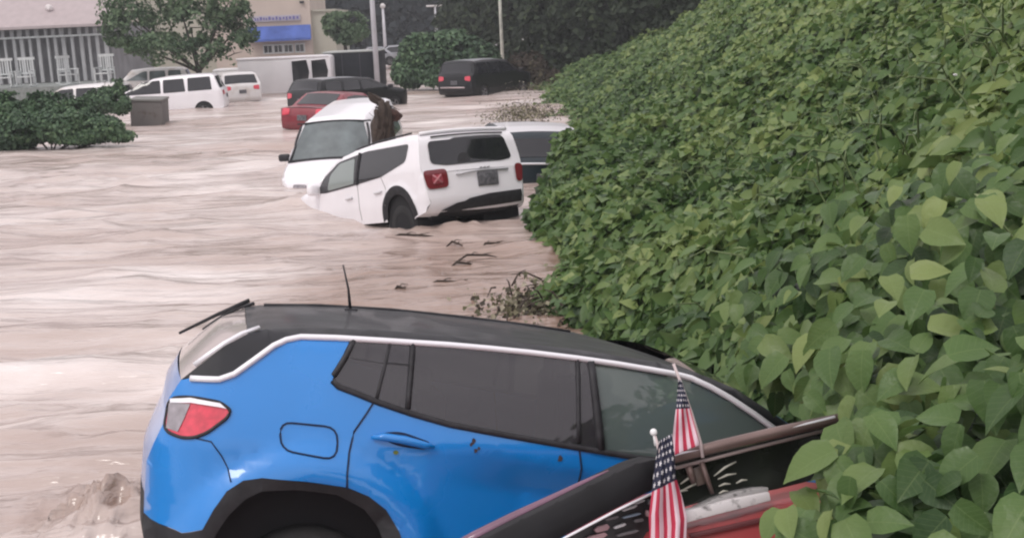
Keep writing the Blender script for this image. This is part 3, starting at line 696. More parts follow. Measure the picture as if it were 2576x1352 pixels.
    bm = bmesh.new(); box(bm, (1.9, 0, .60), (3.0, 1.4, .3)); from_bm('floor_pan', bm, M_seat, root, smooth=False)
    for (x, sg) in ((.70, -1), (.70, 1), (3.42, -1), (3.42, 1)): c.wheel(x, .33, .345, sg, root)
    return root
blue_suv()

# =================================================================== WHITE BOXY SUV (tail up)
def panel_text(name, txt, M, size, mt, parent):
    cu = bpy.data.curves.new(name, 'FONT'); cu.body = txt; cu.size = size; cu.extrude = .001; cu.align_x = 'CENTER'; cu.align_y = 'CENTER'
    o = bpy.data.objects.new(name, cu); cu.materials.append(mt); S.collection.objects.link(o); o.parent = parent; o.matrix_local = M; return o
WHITE_M = pose((1065, 520), 17.6, (0, .97, .5), 127, 9, 2)
def white_suv():
    root = empty('suv', WHITE_M, 'white boxy SUV with square tail lamps, tail lifted and nose sunk in the floodwater', 'suv')
    rear = [(.18, .36), (.03, .42), (-.03, .55), (-.02, .72), (.0, .98), (.03, 1.1), (.08, 1.46), (.13, 1.54)]
    top = [(.2, 1.575), (.5, 1.595), (1.5, 1.575), (2.1, 1.53), (2.5, 1.47), (2.8, 1.36), (3.3, 1.06), (3.45, 1.0), (4.1, .93)]
    front = [(4.22, .85), (4.28, .6), (4.24, .35)]
    c = Car(rear, top, front, 1.96, belt=1.05, tumble=.16, rr=.22, rd=.13, fr=.5, fd=.22, sill=.33, edge=.08, crown=(.05, .03, .08), arches=[(.66, .36, .40)])
    c.extra = lambda x, z: (.035*max(0, 1-((math.hypot(x-.66, z-.36)-.45)/.10)**2) if abs(math.hypot(x-.66, z-.36)-.45) < .10 else 0)
    c.side('side_panel', c.sil(), M_white, root, both=True)
    c.bridge('rear_bumper', 0, 4, M_white, root); c.bridge('tailgate', 4, 8, M_white, root); c.bridge('roof', 8, 12, M_white, root)
    c.bridge('windshield', 12, 15, M_glassb, root); c.bridge('hood', 15, 17, M_white, root); c.bridge('nose', 17, 19, M_white, root)
    win = smooth_poly([(.32, 1.46), (.38, 1.20), (1.10, 1.03), (2.0, .965), (2.95, .915), (3.22, .93), (3.0, 1.16), (2.5, 1.39), (1.6, 1.475)], 2)
    c.side('side_window', win, M_glassb, root, both=True, lift=.006)
    c.side('front_door_glass', smooth_poly([(1.95, 1.40), (1.95, 1.0), (2.85, .95), (2.75, 1.20), (2.45, 1.36)], 1), mat('pale_reflecting_glass', (.20, .24, .23), .08, 0, .9), root, both=True, lift=.010)
    c.strip('door_pillar', [(1.80, 1.47), (1.86, .97)], .07, M_black, root, both=True, lift=.004)
    c.strip('door_gap', [(.98, .72), (1.0, .85), (1.10, 1.02)], .012, mat('grey_gap', (.2, .2, .2), .8), root, both=True, lift=0)
    c.strip('door_gap', [(1.86, .95), (1.88, .4)], .012, MATS['grey_gap'], root, both=True, lift=0)
    for hx, hz in ((1.12, .80), (2.05, .77)): c.strip('door_handle', [(hx, hz+.01), (hx+.2, hz-.005)], .035, mat('white_handle', (.6, .6, .62), .35), root, both=True, lift=.02)
    # black arch ring
    ring = [(.66+r*math.cos(rad(a)), .36+r*math.sin(rad(a))) for r, rng in ((.51, range(-4, 185, 9)), (.37, range(184, -5, -9))) for a in rng]
    c.side('arch_cladding', ring, M_clad, root, both=True, lift=.006)
    # rear window
    rg = smooth_poly([(.74, 1.455), (.755, 1.12), (.50, 1.07), (-.55, 1.08), (-.76, 1.12), (-.66, 1.47)], 2)
    c.cap('rear_window', rg, 'rear', M_glassb, root, lift=.010)
    c.cap('head_rest', smooth_poly([(.30, 1.10), (.05, 1.10), (.10, 1.24), (.24, 1.24)], 1), 'rear', M_seat, root, lift=.013)
    bm = bmesh.new(); tube(bm, [c.cpos('top', .16, t*.80, .03) for t in [k/6-1 for k in range(13)]], .030, 6); from_bm('spoiler', bm, M_white, root)
    bm = bmesh.new(); tube(bm, [c.cpos('rear', 1.50, t*.66, .02) for t in [k/6-1 for k in range(13)]], .014, 5); from_bm('spoiler_seal', bm, M_black, root)
    # tail lamps wrap the corner
    for sg in (1, -1):
        xi = .52 if sg > 0 else .76
        sq = smooth_poly([(sg*.93, 1.02), (sg*xi, 1.02), (sg*xi, .75), (sg*.88, .74)], 2)
        L_ = c.cap('tail_lamp', sq, 'rear', mat('dark_red_lens', (.16, .012, .02), .2, 0, .5, .4), root, lift=.022)
        if sg < 0: continue
        inn = smooth_poly([(sg*.80, .95), (sg*.62, .95), (sg*.61, .82), (sg*.79, .81)], 2)
        c.cap('lamp_core', inn, 'rear', mat('rose_lens', (.34, .05, .07), .3), L_, lift=.034)
        bm = bmesh.new()
        for a, b in (((.78, .945), (.64, .82)), ((.64, .945), (.78, .82))):
            tube(bm, [c.cpos('rear', a[1], sg*a[0], .042), c.cpos('rear', b[1], sg*b[0], .042)], .016, 5)
        from_bm('lamp_cross', bm, mat('pink_lens', (.45, .17, .19), .3), L_)
    bx = bmesh.new(); box(bx, (0, 0, 0), (.02, .38, .22), bevel=.006); pl = from_bm('licence_plate', bx, M_plate, root, angle=30)
    pl.location = c.cpos('rear', .83, -.20, .02)
    bm = bmesh.new(); tube(bm, [c.cpos('rear', .925, .36, .02), c.cpos('rear', .955, -.05, .035), c.cpos('rear', .945, -.62, .02)], .014, 6); from_bm('tailgate_handle', bm, mat('grey_badge', (.35, .35, .37), .35, .5), root)
    bm = bmesh.new()
    for k, x in enumerate((-.24, -.17, -.10)): box(bm, c.cpos('rear', .99, x, .02), (.008, .05, .02))
    from_bm('tailgate_badge', bm, MATS['grey_badge'], root)
    # dark underside of the bumper
    c.cap('bumper_skirt', [(.66, .37), (.66, .43), (.40, .53), (-.2, .60), (-.84, .62), (-.86, .37)], 'rear', M_clad, root, lift=.010)
    bm = bmesh.new(); box(bm, (2.0, 0, .42), (3.7, 1.5, .25)); box(bm, (.66, .60, .42), (.86, .69, .72)); box(bm, (.66, -.60, .42), (.86, .69, .72)); from_bm('underbody', bm, M_well, root, smooth=False)
    for sg in (1, -1):
        bm = bmesh.new(); box(bm, (3.2, sg*1.06, 1.0), (.14, .24, .2), bevel=.05); from_bm('wing_mirror', bm, M_white, root)
        bm = bmesh.new(); tube(bm, [c.cpos('top', x, sg*.72, .03) for x in (.5, .9, 1.5, 2.0, 2.2)], .016, 6); from_bm('roof_rail', bm, M_black, root)
    for (x, sg) in ((.66, -1), (.66, 1), (3.3, -1), (3.3, 1)): c.wheel(x, .24, .345, sg, root, dark=True)
white_suv()

# =================================================================== generic cars
def generic(name, label, cat, M, paint, L=4.6, W=1.85, H=1.5, kind='suv', glassm=None, roofm=None, lamps=True, sidewin=True, group=None, archy=True, belt=None, front_l=True):
    root = empty(name, M, label, cat, group)
    gm = glassm or M_glassb; b = belt or H*.62
    if kind == 'suv':
        rear = [(.12, .3), (.0, .45), (-.02, .7), (.02, b), (.12, b+.08), (.30, H-.09)]
        top = [(.42, H-.03), (1.2, H), (2.2, H-.01), (2.9, H-.07), (L-1.25, b+.08), (L-1.05, b+.02), (L-.3, b-.08)]
    elif kind == 'van':
        rear = [(.08, .3), (.0, .45), (-.02, .7), (.0, b), (.03, b+.1), (.12, H-.10)]
        top = [(.25, H-.03), (1.2, H), (L-2.0, H-.01), (L-1.65, H-.07), (L-.95, b+.06), (L-.75, b), (L-.2, b-.14)]
    else:
        rear = [(.12, .3), (.0, .45), (-.02, .6), (.0, b-.12), (.06, b-.02), (.5, b+.03)]
        top = [(.62, b+.05), (1.25, H-.04), (1.7, H), (2.5, H-.02), (3.3, b+.07), (3.45, b+.02), (L-.3, b-.12)]
    front = [(L-.06, b-.22), (L, .6), (L-.04, .3)]
    c = Car(rear, top, front, W, belt=b, tumble=.24, rr=.25, rd=.13, fr=.5, fd=.24, sill=.3, edge=.07, crown=(.05, .035, .1), arches=[(.85, .34, .40), (L-.95, .34, .40)])
    nr, ntp = len(rear), len(top); full = c.contour()
    c.side('body', c.sil(), paint, root, both=True, step=.14)
    c.bridge('tailgate', 0, nr-2, paint, root); c.bridge('rear_window_frame', nr-2, nr, paint, root)
    c.bridge('roof', nr, nr+3, roofm or paint, root)
    c.bridge('windshield', nr+3, nr+ntp-3 if kind != 'sedan' else nr+ntp-3, gm, root, cr=.05)
    c.bridge('hood', nr+ntp-3, nr+ntp-1, paint, root, cr=.05); c.bridge('bumper', nr+ntp-1, len(full)-1, paint, root)
    if kind == 'sedan':
        hwr = W/2-.22; pz = lambda x: x
        c.cap('rear_window', [(hwr, .66), (-hwr, .66), (-hwr*.9, 1.22), (hwr*.9, 1.22)], 'top', gm, root, lift=.012)
        win = [(.95, b+.03), (1.35, H-.12), (1.8, H-.08), (2.5, H-.11), (3.15, b+.05)]
        c.side('side_window', smooth_poly(win, 1), gm, root, both=True, lift=.008, step=.14)
    else:
        hwr = W/2-.17
        c.cap('rear_window', smooth_poly([(hwr, b+.05), (-hwr, b+.05), (-hwr*.9, H-.14), (hwr*.9, H-.14)], 1), 'rear', gm, root, lift=.012)
        x1 = L-1.45 if kind == 'suv' else L-1.2
        if sidewin:
            mid = x1*.46
            for a, bb in ((.42, mid*.75), (mid*.75+.10, mid+.55), (mid+.65, x1)):
                tp = H-.12
                poly = [(a, b+.03), (a+.05, tp), (bb-.02, tp), (bb, b+.03)]
                if bb == x1: poly = [(a, b+.03), (a, tp), (L-2.25 if kind == 'suv' else L-1.95, tp-.03), (x1, b+.06)]
                c.side('side_window', smooth_poly(poly, 1), gm, root, both=True, lift=.008, step=.14)
    for sg in (1, -1):
        if lamps:
            c.cap('tail_lamp', smooth_poly([(sg*(W/2-.14), b-.02), (sg*(W/2-.42), b-.04), (sg*(W/2-.42), b-.2), (sg*(W/2-.14), b-.24)], 1), 'rear', M_lampred, root, lift=.02)
            c.cap('head_lamp', smooth_poly([(sg*(W/2-.33), .78), (sg*(W/2-.62), .76), (sg*(W/2-.62), .66), (sg*(W/2-.33), .66)], 1), 'front', M_lampclr, root, lift=.03)
        bm = bmesh.new(); xm = (L-1.3 if kind != 'sedan' else 3.2); box(bm, (xm, sg*(W/2+.12), b+.08), (.12, .24, .15), bevel=.04); from_bm('wing_mirror', bm, M_black, root)
    box_bm = bmesh.new(); box(box_bm, (L/2, 0, .4), (L-.6, W-.3, .25)); box(box_bm, (.85, 0, .45), (.72, W-.12, .55)); box(box_bm, (L-.95, 0, .45), (.72, W-.12, .55)); from_bm('underbody', box_bm, M_well, root, smooth=False)
    if lamps:
        bx = bmesh.new(); box(bx, (0, 0, 0), (.02, .34, .17)); pl = from_bm('licence_plate', bx, M_plate, root, smooth=False); pl.location = c.cpos('rear', b-.3, 0, .02)
    for (x, sg) in ((.85, -1), (.85, 1), (L-.95, -1), (L-.95, 1)): c.wheel(x, .33, .34, sg, root)
    return root, c
M_palewin = mat('pale_van_glass', (.10, .125, .13), .10, 0, .9, var=.45, vscale=2.2)
# white van facing the viewer, nose under
r, c = generic('van', 'white van facing the viewer behind the boxy white SUV, sunk to its hood', 'van', pose((752, 312), 25.2, (3.05, -.80, 1.70), -94, 5, 1), M_white, L=4.9, W=1.86, H=1.78, kind='van', glassm=M_palewin, belt=1.02)
c.strip('windshield_seal', [(4.0, 1.06), (3.25, 1.68)], .05, M_black, r, both=True, lift=.0)
bm = bmesh.new(); tube(bm, [c.cpos('front' if False else 'top', 4.0, t*.85, .02) for t in [k/5-1 for k in range(11)]], .035, 5); from_bm('cowl', bm, M_black, r)
bm = bmesh.new(); tube(bm, [c.cpos('top', 3.25, t*.78, .02) for t in [k/5-1 for k in range(11)]], .02, 5); from_bm('windshield_header', bm, M_black, r)
# dark SUV half under the bank leaves, beside the white SUV
r, c = generic('suv', 'dark blue SUV with sky-pale roof, half buried under the bank leaves beside the white SUV', 'suv', pose((1262, 346), 22.6, (.25, .80, 1.50), 97, -1, 3), mat('dark_blue_paint', (.012, .022, .030), .3, 0, .4, .2), L=4.6, W=1.95, H=1.60, kind='suv', roofm=M_white, belt=1.06)  # roof given white paint to stand for the sky it reflects
bm = bmesh.new(); tube(bm, [c.cpos('rear', 1.03, t*.86, .02) for t in [k/5-1 for k in range(11)]], .022, 5); from_bm('chrome_bar', bm, M_chrome, r)
# red sedan
r, c = generic('car', 'red car with wet grey roofline, half sunk behind the white van', 'car', pose((708, 262), 37.5, (.0, .80, 1.06), 66, 3, 2), M_red, L=4.4, W=1.8, H=1.42, kind='sedan', belt=.95)
# silver car behind it
r, c = generic('pickup_cab', 'dark car with pale roof behind the red car, in front of the black trailer', 'car', pose((722, 232), 46, (.0, .85, 1.02), 50, 1, 0), M_dark, L=5.0, W=1.9, H=1.50, kind='suv', belt=1.0, roofm=M_silver)
r.name = 'car'
# white suburban, side on
r, c = generic('suv', 'long white SUV seen side on with dark windows, just right of the grey metal container', 'suv', pose((545, 205), 51, (.20, .85, 1.5), 180+6, 2, 0), M_white, L=5.6, W=2.0, H=1.86, kind='suv', belt=1.16)
# white car with tail window beside it
r, c = generic('car', 'white hatchback seen from behind, between the long white SUV and the box van', 'car', pose((560, 190), 55, (.2, .80, 1.55), 118, 1, 0), M_white2, L=4.5, W=1.9, H=1.66, kind='suv', belt=1.06)
# white car behind the shrub on the left
r, c = generic('suv', 'white SUV behind the left shrub, in front of the porch chairs', 'suv', pose((300, 214), 52, (.40, .80, 1.66), 180+4, 1, 0), M_white2, L=5.2, W=1.95, H=1.75, kind='suv', belt=1.08)
# another white pickup behind
r, c = generic('car', 'small white car partly seen behind the long white SUV, left of the tree trunk', 'car', pose((462, 172), 60, (.30, .80, 1.6), 180+8, 0, 0), M_white2, L=4.6, W=1.9, H=1.66, kind='suv', belt=1.05, glassm=M_palewin)
# black SUV near the bank
r, c = generic('suv', 'black SUV with glowing red tail lamp at the far end of the bank', 'suv', pose((1100, 200), 52.5, (.0, .95, .98), 56, 0, 0), M_dark, L=4.9, W=1.98, H=1.76, kind='suv', belt=1.12, roofm=M_silver)
bm = bmesh.new(); tube(bm, [c.cpos('rear', .62, .75, .03), c.cpos('rear', .62, -.55, .03)], .035, 5); from_bm('bumper_strip', bm, mat('pinkish_chrome', (.5, .42, .42), .3, .3), r)
# far parking lot
far_cars = [((930, 122), 96, 200, M_silver, 'grey car in the far lot, left of the big light pole'), ((985, 118), 98, 190, M_silver, 'grey car in the far lot between the light poles and the middle shrub')]
for px, d, yw, pm, lb in far_cars:
    generic('car', lb, 'car', pose(px, d, (2.2, 0, 1.4), yw, 0, 0), pm, kind='sedan', lamps=False)
generic('pickup', 'white truck parked far off behind the thin whitish pole', 'truck', pose((1282, 90), 92, (2.4, 0, 1.2), 176, 0, 0), M_white, L=5.2, W=2.0, H=1.9, kind='van', belt=1.15)

# =================================================================== BOX VAN, TRAILER, METAL BOX
def flatbox(name, M, lo, hi, m, parent=None, bevel=.03):
    bm = bmesh.new(); c = [(a+b)/2 for a, b in zip(lo, hi)]; s = [b-a for a, b in zip(lo, hi)]
    box(bm, c, s, bevel=bevel); o = from_bm(name, bm, m, parent, angle=35); return o
MB = pose((605, 152), 62, (0, 0, 1.95), 2, 0, 0)
rt_ = empty('box_van', MB, 'white box van side on with two dark arched windows at its right end', 'van')
flatbox('body', None, (-.2, 0, .0), (4.65, 2.2, 2.0), mat('van_side_paint', (.74, .73, .75), .45, var=.06, vscale=1), rt_, .12)
flatbox('roof', None, (-.25, -.04, 1.93), (4.55, 2.2, 2.04), M_white, rt_, .04)
for x0, x1 in ((2.60, 3.42), (3.62, 4.40)):
    bm = bmesh.new(); p = smooth_poly([(x0, .62), (x0, 1.80), (x1, 1.85), (x1+.12, 1.2), (x1, .62)], 1)
    f = bm.faces.new([bm.verts.new((a, -.012, b)) for a, b in p]); r2 = bmesh.ops.extrude_face_region(bm, geom=[f])
    for v in r2['geom']:
        if isinstance(v, bmesh.types.BMVert): v.co.y += .03
    w_ = from_bm('window', bm, M_glassb, rt_, smooth=False)
    bm = bmesh.new(); tube(bm, [(a, -.02, b) for a, b in p+[p[0]]], .03, 5); from_bm('window_frame', bm, M_white, w_)
flatbox('skirt', None, (.2, -.02, -.12), (4.4, 2.1, .06), M_black, rt_, .02)
flatbox('cab', None, (-1.6, .1, -.1), (-.18, 2.1, 1.55), M_white2, rt_, .2)
MT = pose((812, 134), 64, (0, 0, 2.0), 0, 0, 0)
rt_ = empty('enclosed_trailer', MT, 'black enclosed cargo trailer standing between the white box van and the light pole', 'trailer')
flatbox('body', None, (0, 0, .05), (2.95, 4, 2.0), mat('trailer_skin', (.008, .010, .016), .6, 0, .25, var=.2, vscale=2), rt_, .06)
for x in (.02, 1.0, 1.95, 2.93):
    bm = bmesh.new(); box(bm, (x, -.015, 1.0), (.03, .03, 1.85)); from_bm('side_rib', bm, mat('dark_rib', (.05, .05, .06), .5), rt_, smooth=False)
flatbox('roof_edge', None, (-.03, -.03, 1.97), (2.98, 4, 2.05), mat('grey_edge', (.35, .37, .36), .5), rt_, .02)
flatbox('fender', None, (.9, -.2, .05), (2.1, 0, .4), M_black, rt_, .08)
MX = pose((325, 252), 43, (0, 0, .98), 4, 3, 2)
rt_ = empty('metal_box', MX, 'grey brown metal container half under the flood at the right end of the left shrub', 'container')
flatbox('shell', None, (0, 0, -.8), (1.15, 1.2, .95), mat('rusty_grey_metal', (.13, .12, .115), .7, mottle=(.08, .06, .05), vscale=3), rt_, .05)
flatbox('lid', None, (-.03, -.04, .93), (1.18, 1.22, 1.02), mat('grey_lid', (.16, .16, .15), .6), rt_, .03)

# =================================================================== BUILDINGS
M_roofpink = mat('pale_shingle_roof', (.40, .345, .35), .8, var=.06, vscale=3, bump=.2, bscale=30)
M_slat = mat('grey_white_slat', (.36, .37, .38), .7, var=.1, vscale=2)
M_backwall = mat('dark_porch_wall', (.19, .195, .205), .8, var=.25, vscale=1)
M_whitewood = mat('white_wood', (.52, .55, .55), .6, var=.06)
def building_left():
    D = 66.0; p0 = at(262, 88, D); xr = p0.x; yf = p0.y
    root = empty('porch_building', Matrix.Translation((xr, yf, 0)), 'long building with pale roof, tall slatted front and white rail, behind the rocking chairs', 'building')
    bm = bmesh.new(); box(bm, (-11, 5, 1.6), (22, 8, 5.0)); from_bm('wall', bm, M_backwall, root, smooth=False)
    bm = bmesh.new()                                   # roof as a tilted slab
    v = [bm.verts.new(q) for q in ((-22.5, -.7, 4.05), (.6, -.7, 4.05), (.6, 6, 9.4), (-22.5, 6, 9.4), (-22.5, -.7, 3.9), (.6, -.7, 3.9), (.6, 6, 9.25), (-22.5, 6, 9.25))]
    for q in ((0, 1, 2, 3), (7, 6, 5, 4), (0, 4, 5, 1), (1, 5, 6, 2), (2, 6, 7, 3), (3, 7, 4, 0)): bm.faces.new([v[i] for i in q])
    rf = from_bm('roof', bm, M_roofpink, root, smooth=False)
    bm = bmesh.new(); M_ = Matrix.Translation((-2.95, .25, 5.0)) @ Matrix.Rotation(.5, 4, 'X')
    lathe(bm, [(.01, .12), (.16, .10), (.22, .02), (.2, -.06), (.05, -.12), (.01, -.2)], M_, 14); from_bm('roof_vent', bm, mat('vent_white', (.7, .66, .66), .4), rf)
    bm = bmesh.new(); x = -21.8; k = 0
    while x < .1:
        wd = .15+.10*((k*37) % 5)/5
        box(bm, (x, -.04, 3.66), (wd, .12, .44)); box(bm, (x+.07, -.04, 2.2), (wd*.9, .12, 2.45)); x += .42+.12*((k*13) % 4)/4; k += 1
    from_bm('wall_slats', bm, M_slat, root, smooth=False)
    bm = bmesh.new(); box(bm, (-11, -.15, 3.46), (22.3, .16, .10)); from_bm('beam', bm, M_whitewood, root, smooth=False)
    bm = bmesh.new(); box(bm, (-11, -3.3, .45), (22.4, 6.6, 1.0)); from_bm('porch_floor', bm, mat('porch_boards', (.20, .22, .21), .8, var=.2), root, smooth=False)
    bm = bmesh.new()
    for z in (1.15, 1.32, 1.49): box(bm, (-12.6, -6.5, z), (13.5, .06, .07))
    for k in range(10): box(bm, (-19+k*1.45, -6.5, 1.25), (.09, .09, .8))
    from_bm('porch_rail', bm, M_whitewood, root, smooth=False)
    return yf
yf = building_left()
def chair(M, label):
    root = empty('rocking_chair', M, label, 'chair', 'white rocking chairs on the porch')
    bm = bmesh.new(); box(bm, (0, 0, .52), (.72, .62, .05)); from_bm('seat', bm, M_whitewood, root, smooth=False)
    bm = bmesh.new(); box(bm, (0, .36, 1.42), (.86, .06, .13)); box(bm, (0, .33, .68), (.7, .05, .07))
    for k in range(6): box(bm, (-.32+k*.128, .345, 1.04), (.055, .035, .72))
    from_bm('backrest', bm, M_whitewood, root, smooth=False)
    for sx in (-.37, .37):
        bm = bmesh.new(); box(bm, (sx, 0, .80), (.10, .7, .045)); from_bm('armrest', bm, M_whitewood, root, smooth=False)
        bm = bmesh.new(); tube(bm, [(sx, -.5, .10), (sx, -.2, .035), (sx, .2, .035), (sx, .6, .13)], .03, 6); from_bm('rocker', bm, M_whitewood, root)
        for sy in (-.28, .33):
            bm = bmesh.new(); box(bm, (sx, sy, .44), (.06, .06, .78)); from_bm('leg', bm, M_whitewood, root, smooth=False)
for px, a, lb, d in ((62, 0, 'white rocking chair facing forward, second from the left edge of the photo', 60.8), (172, 58, 'white rocking chair turned sideways in the middle of the porch', 61.2), (262, -12, 'white rocking chair at the right end of the porch, nearest the tree', 60.8), (8, 10, 'white rocking chair cut by the left edge of the photo', 60.5)):
    P = at(px, 180, d); M = Matrix.Translation((P.x, P.y, .95)) @ Matrix.Rotation(rad(a), 4, 'Z'); chair(M, lb)

M_tan = mat('tan_stucco', (.50, .43, .38), .85, var=.06, vscale=.6)
M_pale = mat('pale_stucco', (.40, .39, .33), .85, var=.06, vscale=.6)
M_awn = mat('blue_awning_cloth', (.055, .105, .36), .7, var=.25, vscale=1.2)
def building_mid():
    D = 88.0; p0 = at(785, 92, D); x0 = p0.x; y0 = p0.y
    root = empty('shop_building', Matrix.Translation((x0, y0, 0)), 'tan stucco shop with a blue awning and sign band, behind the white box van', 'building')
    bm = bmesh.new(); box(bm, (-3.6, 4, 4.5), (7.2, 8, 12)); from_bm('wall', bm, M_tan, root, smooth=False)
    bm = bmesh.new(); box(bm, (.85, 4.2, 1.4), (1.72, 7.6, 6.4)); box(bm, (.88, 4.15, 4.66), (1.85, 7.8, .14)); from_bm('side_wing', bm, M_pale, root, smooth=False)
    bm = bmesh.new(); box(bm, (-12.2, 4.5, 3.0), (10.0, 8, 9)); from_bm('back_wing', bm, M_pale, root, smooth=False)
    bm = bmesh.new()
    v = [bm.verts.new(q) for q in ((-4.6, -.05, 3.68), (-.05, -.05, 3.68), (.05, -1.0, 2.75), (-4.7, -1.0, 2.75), (.05, -1.0, 2.58), (-4.7, -1.0, 2.58), (-4.6, -.05, 2.75), (-.05, -.05, 2.75))]
    for q in ((0, 3, 2, 1), (3, 5, 4, 2), (0, 6, 5, 3), (1, 2, 4, 7), (6, 7, 4, 5)): bm.faces.new([v[i] for i in q])
    from_bm('awning', bm, M_awn, root, smooth=False)
    bm = bmesh.new(); box(bm, (-2.5, -.08, 4.22), (3.5, .14, .42)); sg = from_bm('sign', bm, mat('sign_lavender', (.42, .40, .46), .6), root, smooth=False)
    random.seed(4); bm = bmesh.new(); x = -4.1
    while x < -.95:
        wv = random.uniform(.10, .24); box(bm, (x+wv/2, -.17, 4.22+random.uniform(-.03, .03)), (wv*.7, .04, random.uniform(.16, .26))); x += wv+.05
    from_bm('sign_letter', bm, mat('sign_blue', (.13, .12, .33), .6), sg, smooth=False)
    bm = bmesh.new(); box(bm, (-4.35, -.1, 4.2), (.2, .12, .3)); from_bm('wall_lamp', bm, M_black, root, smooth=False)
    bm = bmesh.new(); box(bm, (-.55, -.1, 5.3), (.3, .2, .16)); from_bm('wall_lamp', bm, M_black, root, smooth=False)
    for wx in (-3.3, -2.55, -1.8, -.95):
        bm = bmesh.new()
        box(bm, (wx, -.05, 2.32), (.74, .1, .10)); box(bm, (wx, -.05, 1.72), (.74, .1, .10)); box(bm, (wx-.33, -.05, 2.02), (.09, .1, .52)); box(bm, (wx+.33, -.05, 2.02), (.09, .1, .52)); box(bm, (wx, -.05, 2.02), (.04, .08, .5))
        f = from_bm('window', bm, M_whitewood, root, smooth=False)
        bm = bmesh.new(); box(bm, (wx, -.02, 2.02), (.6, .05, .52)); from_bm('pane', bm, M_glassb, f, smooth=False)
building_mid()

# =================================================================== POLES
M_pole = mat('galvanised_pole', (.55, .55, .59), .5, 0, var=.1, vscale=2)
M_polew = mat('whitish_pole', (.55, .56, .50), .7, var=.35, vscale=2)
def pole(px, py, d, h, r, label, head=None, m=None, cat='light pole', name='light_pole', lean=0):
    g = at(px, py, d); base = Vector((g.x, g.y, min(g.z, 0)-.3)); root = empty(name, base, label, cat)
    bm = bmesh.new(); tube(bm, [(0, 0, 0), (lean*.5, 0, h*.5), (lean, 0, h)], [r, r*.85, r*.65], 10); from_bm('shaft', bm, m or M_pole, root)
    if head == 'T':
        bm = bmesh.new(); box(bm, (-.42, 0, h), (.75, .45, .16), bevel=.05); box(bm, (.42, 0, h), (.75, .45, .16), bevel=.05); tube(bm, [(-.3, 0, h), (.3, 0, h)], .05); from_bm('lamp_head', bm, mat('lamp_white', (.62, .60, .60), .5), root)
    if head == 'ball':
        bm = bmesh.new(); bmesh.ops.create_icosphere(bm, subdivisions=2, radius=.24, matrix=Matrix.Translation((0, 0, h))); from_bm('lamp_head', bm, MATS.get('lamp_white') or mat('lamp_white', (.62, .60, .60), .5), root)
    bm = bmesh.new(); tube(bm, [(0, 0, 0), (0, 0, .5)], r*1.5, 10); from_bm('base', bm, m or M_pole, root)
pole(950, 218, 64, 10, .15, 'tall grey light pole at the right end of the black trailer')
pole(968, 102, 104, 5.4, .16, 'short grey lamp post with a round head just right of the tall light pole', 'ball')
pole(1098, 84, 108, 5.3, .14, 'lamp post with a flat double head above the middle shrub', 'T')
pole(1160, 84, 100, 7.5, .15, 'whitish pole between the double headed lamp and the dark trees', None, M_polew, 'pole', 'utility_pole')
pole(1264, 150, 66, 8.5, .10, 'thin whitish pole behind the black SUV, in front of the dark trees', None, M_polew, 'pole', 'utility_pole')
pole(1311, 72, 90, 5.5, .09, 'thinnest whitish pole rising behind the far white truck', None, M_polew, 'pole', 'utility_pole')

# =================================================================== TREES AND SHRUBS
def foliage_cloud(blobs, n, size, rng, shell=.55, gap=.62):
    """leaf positions through a set of ellipsoids [(c, r)]"""
    vol = np.array([r[0]*r[1]*r[2] for c, r in blobs])**.7; pick = rng.choice(len(blobs), n, p=vol/vol.sum())
    d = rng.normal(size=(n, 3)); d /= np.linalg.norm(d, axis=1, keepdims=True)
    rr = rng.random(n)**(1/3*shell)
    C = np.array([b[0] for b in blobs])[pick]; R = np.array([b[1] for b in blobs])[pick]
    P = C+d*R*rr[:, None]
    P += (np.stack([vnoise(P[:, 0]*1.3, P[:, 2]*1.3, 1), vnoise(P[:, 1]*1.3, P[:, 0]*1.3, 2), vnoise(P[:, 2]*1.3, P[:, 1]*1.3, 3)], -1)-.5)*.5*R.mean()
    N = d+rng.normal(0, .6, (n, 3))+np.array([0, 0, .5])
    T = rng.normal(0, 1, (n, 3))+np.array([0, 0, -.3])
    keep = vnoise(P[:, 0]*2.2/size/6, P[:, 2]*2.2/size/6, 8)+vnoise(P[:, 1]*2.2/size/6, P[:, 2]*2.2/size/6, 9) > gap
    return P[keep], N[keep], T[keep], size*rng.uniform(.7, 1.3, keep.sum()), rr[keep]
def tree(label, base, blobs, n, size, mt, trunk_r=.15, name='tree', cat='tree', fork=None, seed=1, gap=.62):
    rng = np.random.default_rng(seed); root = empty(name, Vector(base), label, cat)
    P, N, T, sz, rr = foliage_cloud(blobs, n, size, rng, gap=gap)
    ok = P[:, 2]+base[2] > .02; P, N, T, sz, rr = P[ok], N[ok], T[ok], sz[ok], rr[ok]
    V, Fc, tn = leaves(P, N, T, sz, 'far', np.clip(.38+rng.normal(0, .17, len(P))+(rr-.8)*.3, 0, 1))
    np_mesh('crown' if cat == 'tree' else 'foliage', V, Fc, mt, root, tn)
    bm = bmesh.new(); z0 = fork or min(b[0][2]-b[1][2]*.6 for b in blobs)
    tube(bm, [(0, 0, -.8), (.03, 0, z0*.5), (0, .02, z0)], [trunk_r*1.25, trunk_r, trunk_r*.85], 9)
    for c, r in blobs[:9]:
        c = Vector(c); mid = Vector((c.x*.45, c.y*.45, z0+(c.z-z0)*.45)); tube(bm, [(0, .02, z0*.96), mid, c], [trunk_r*.55, trunk_r*.35, trunk_r*.12], 6)
    for k in range(24):
        c, r = random.choice(blobs); c = Vector(c); e = c+Vector((random.gauss(0, .5)*r[0], random.gauss(0, .5)*r[1], random.gauss(0, .5)*r[2]))
        tube(bm, [c*.8+Vector((0, 0, z0*.2)), c, e], [trunk_r*.2, trunk_r*.15, .01], 4, False)
    from_bm('trunk' if cat == 'tree' else 'stem', bm, M_bark, root)
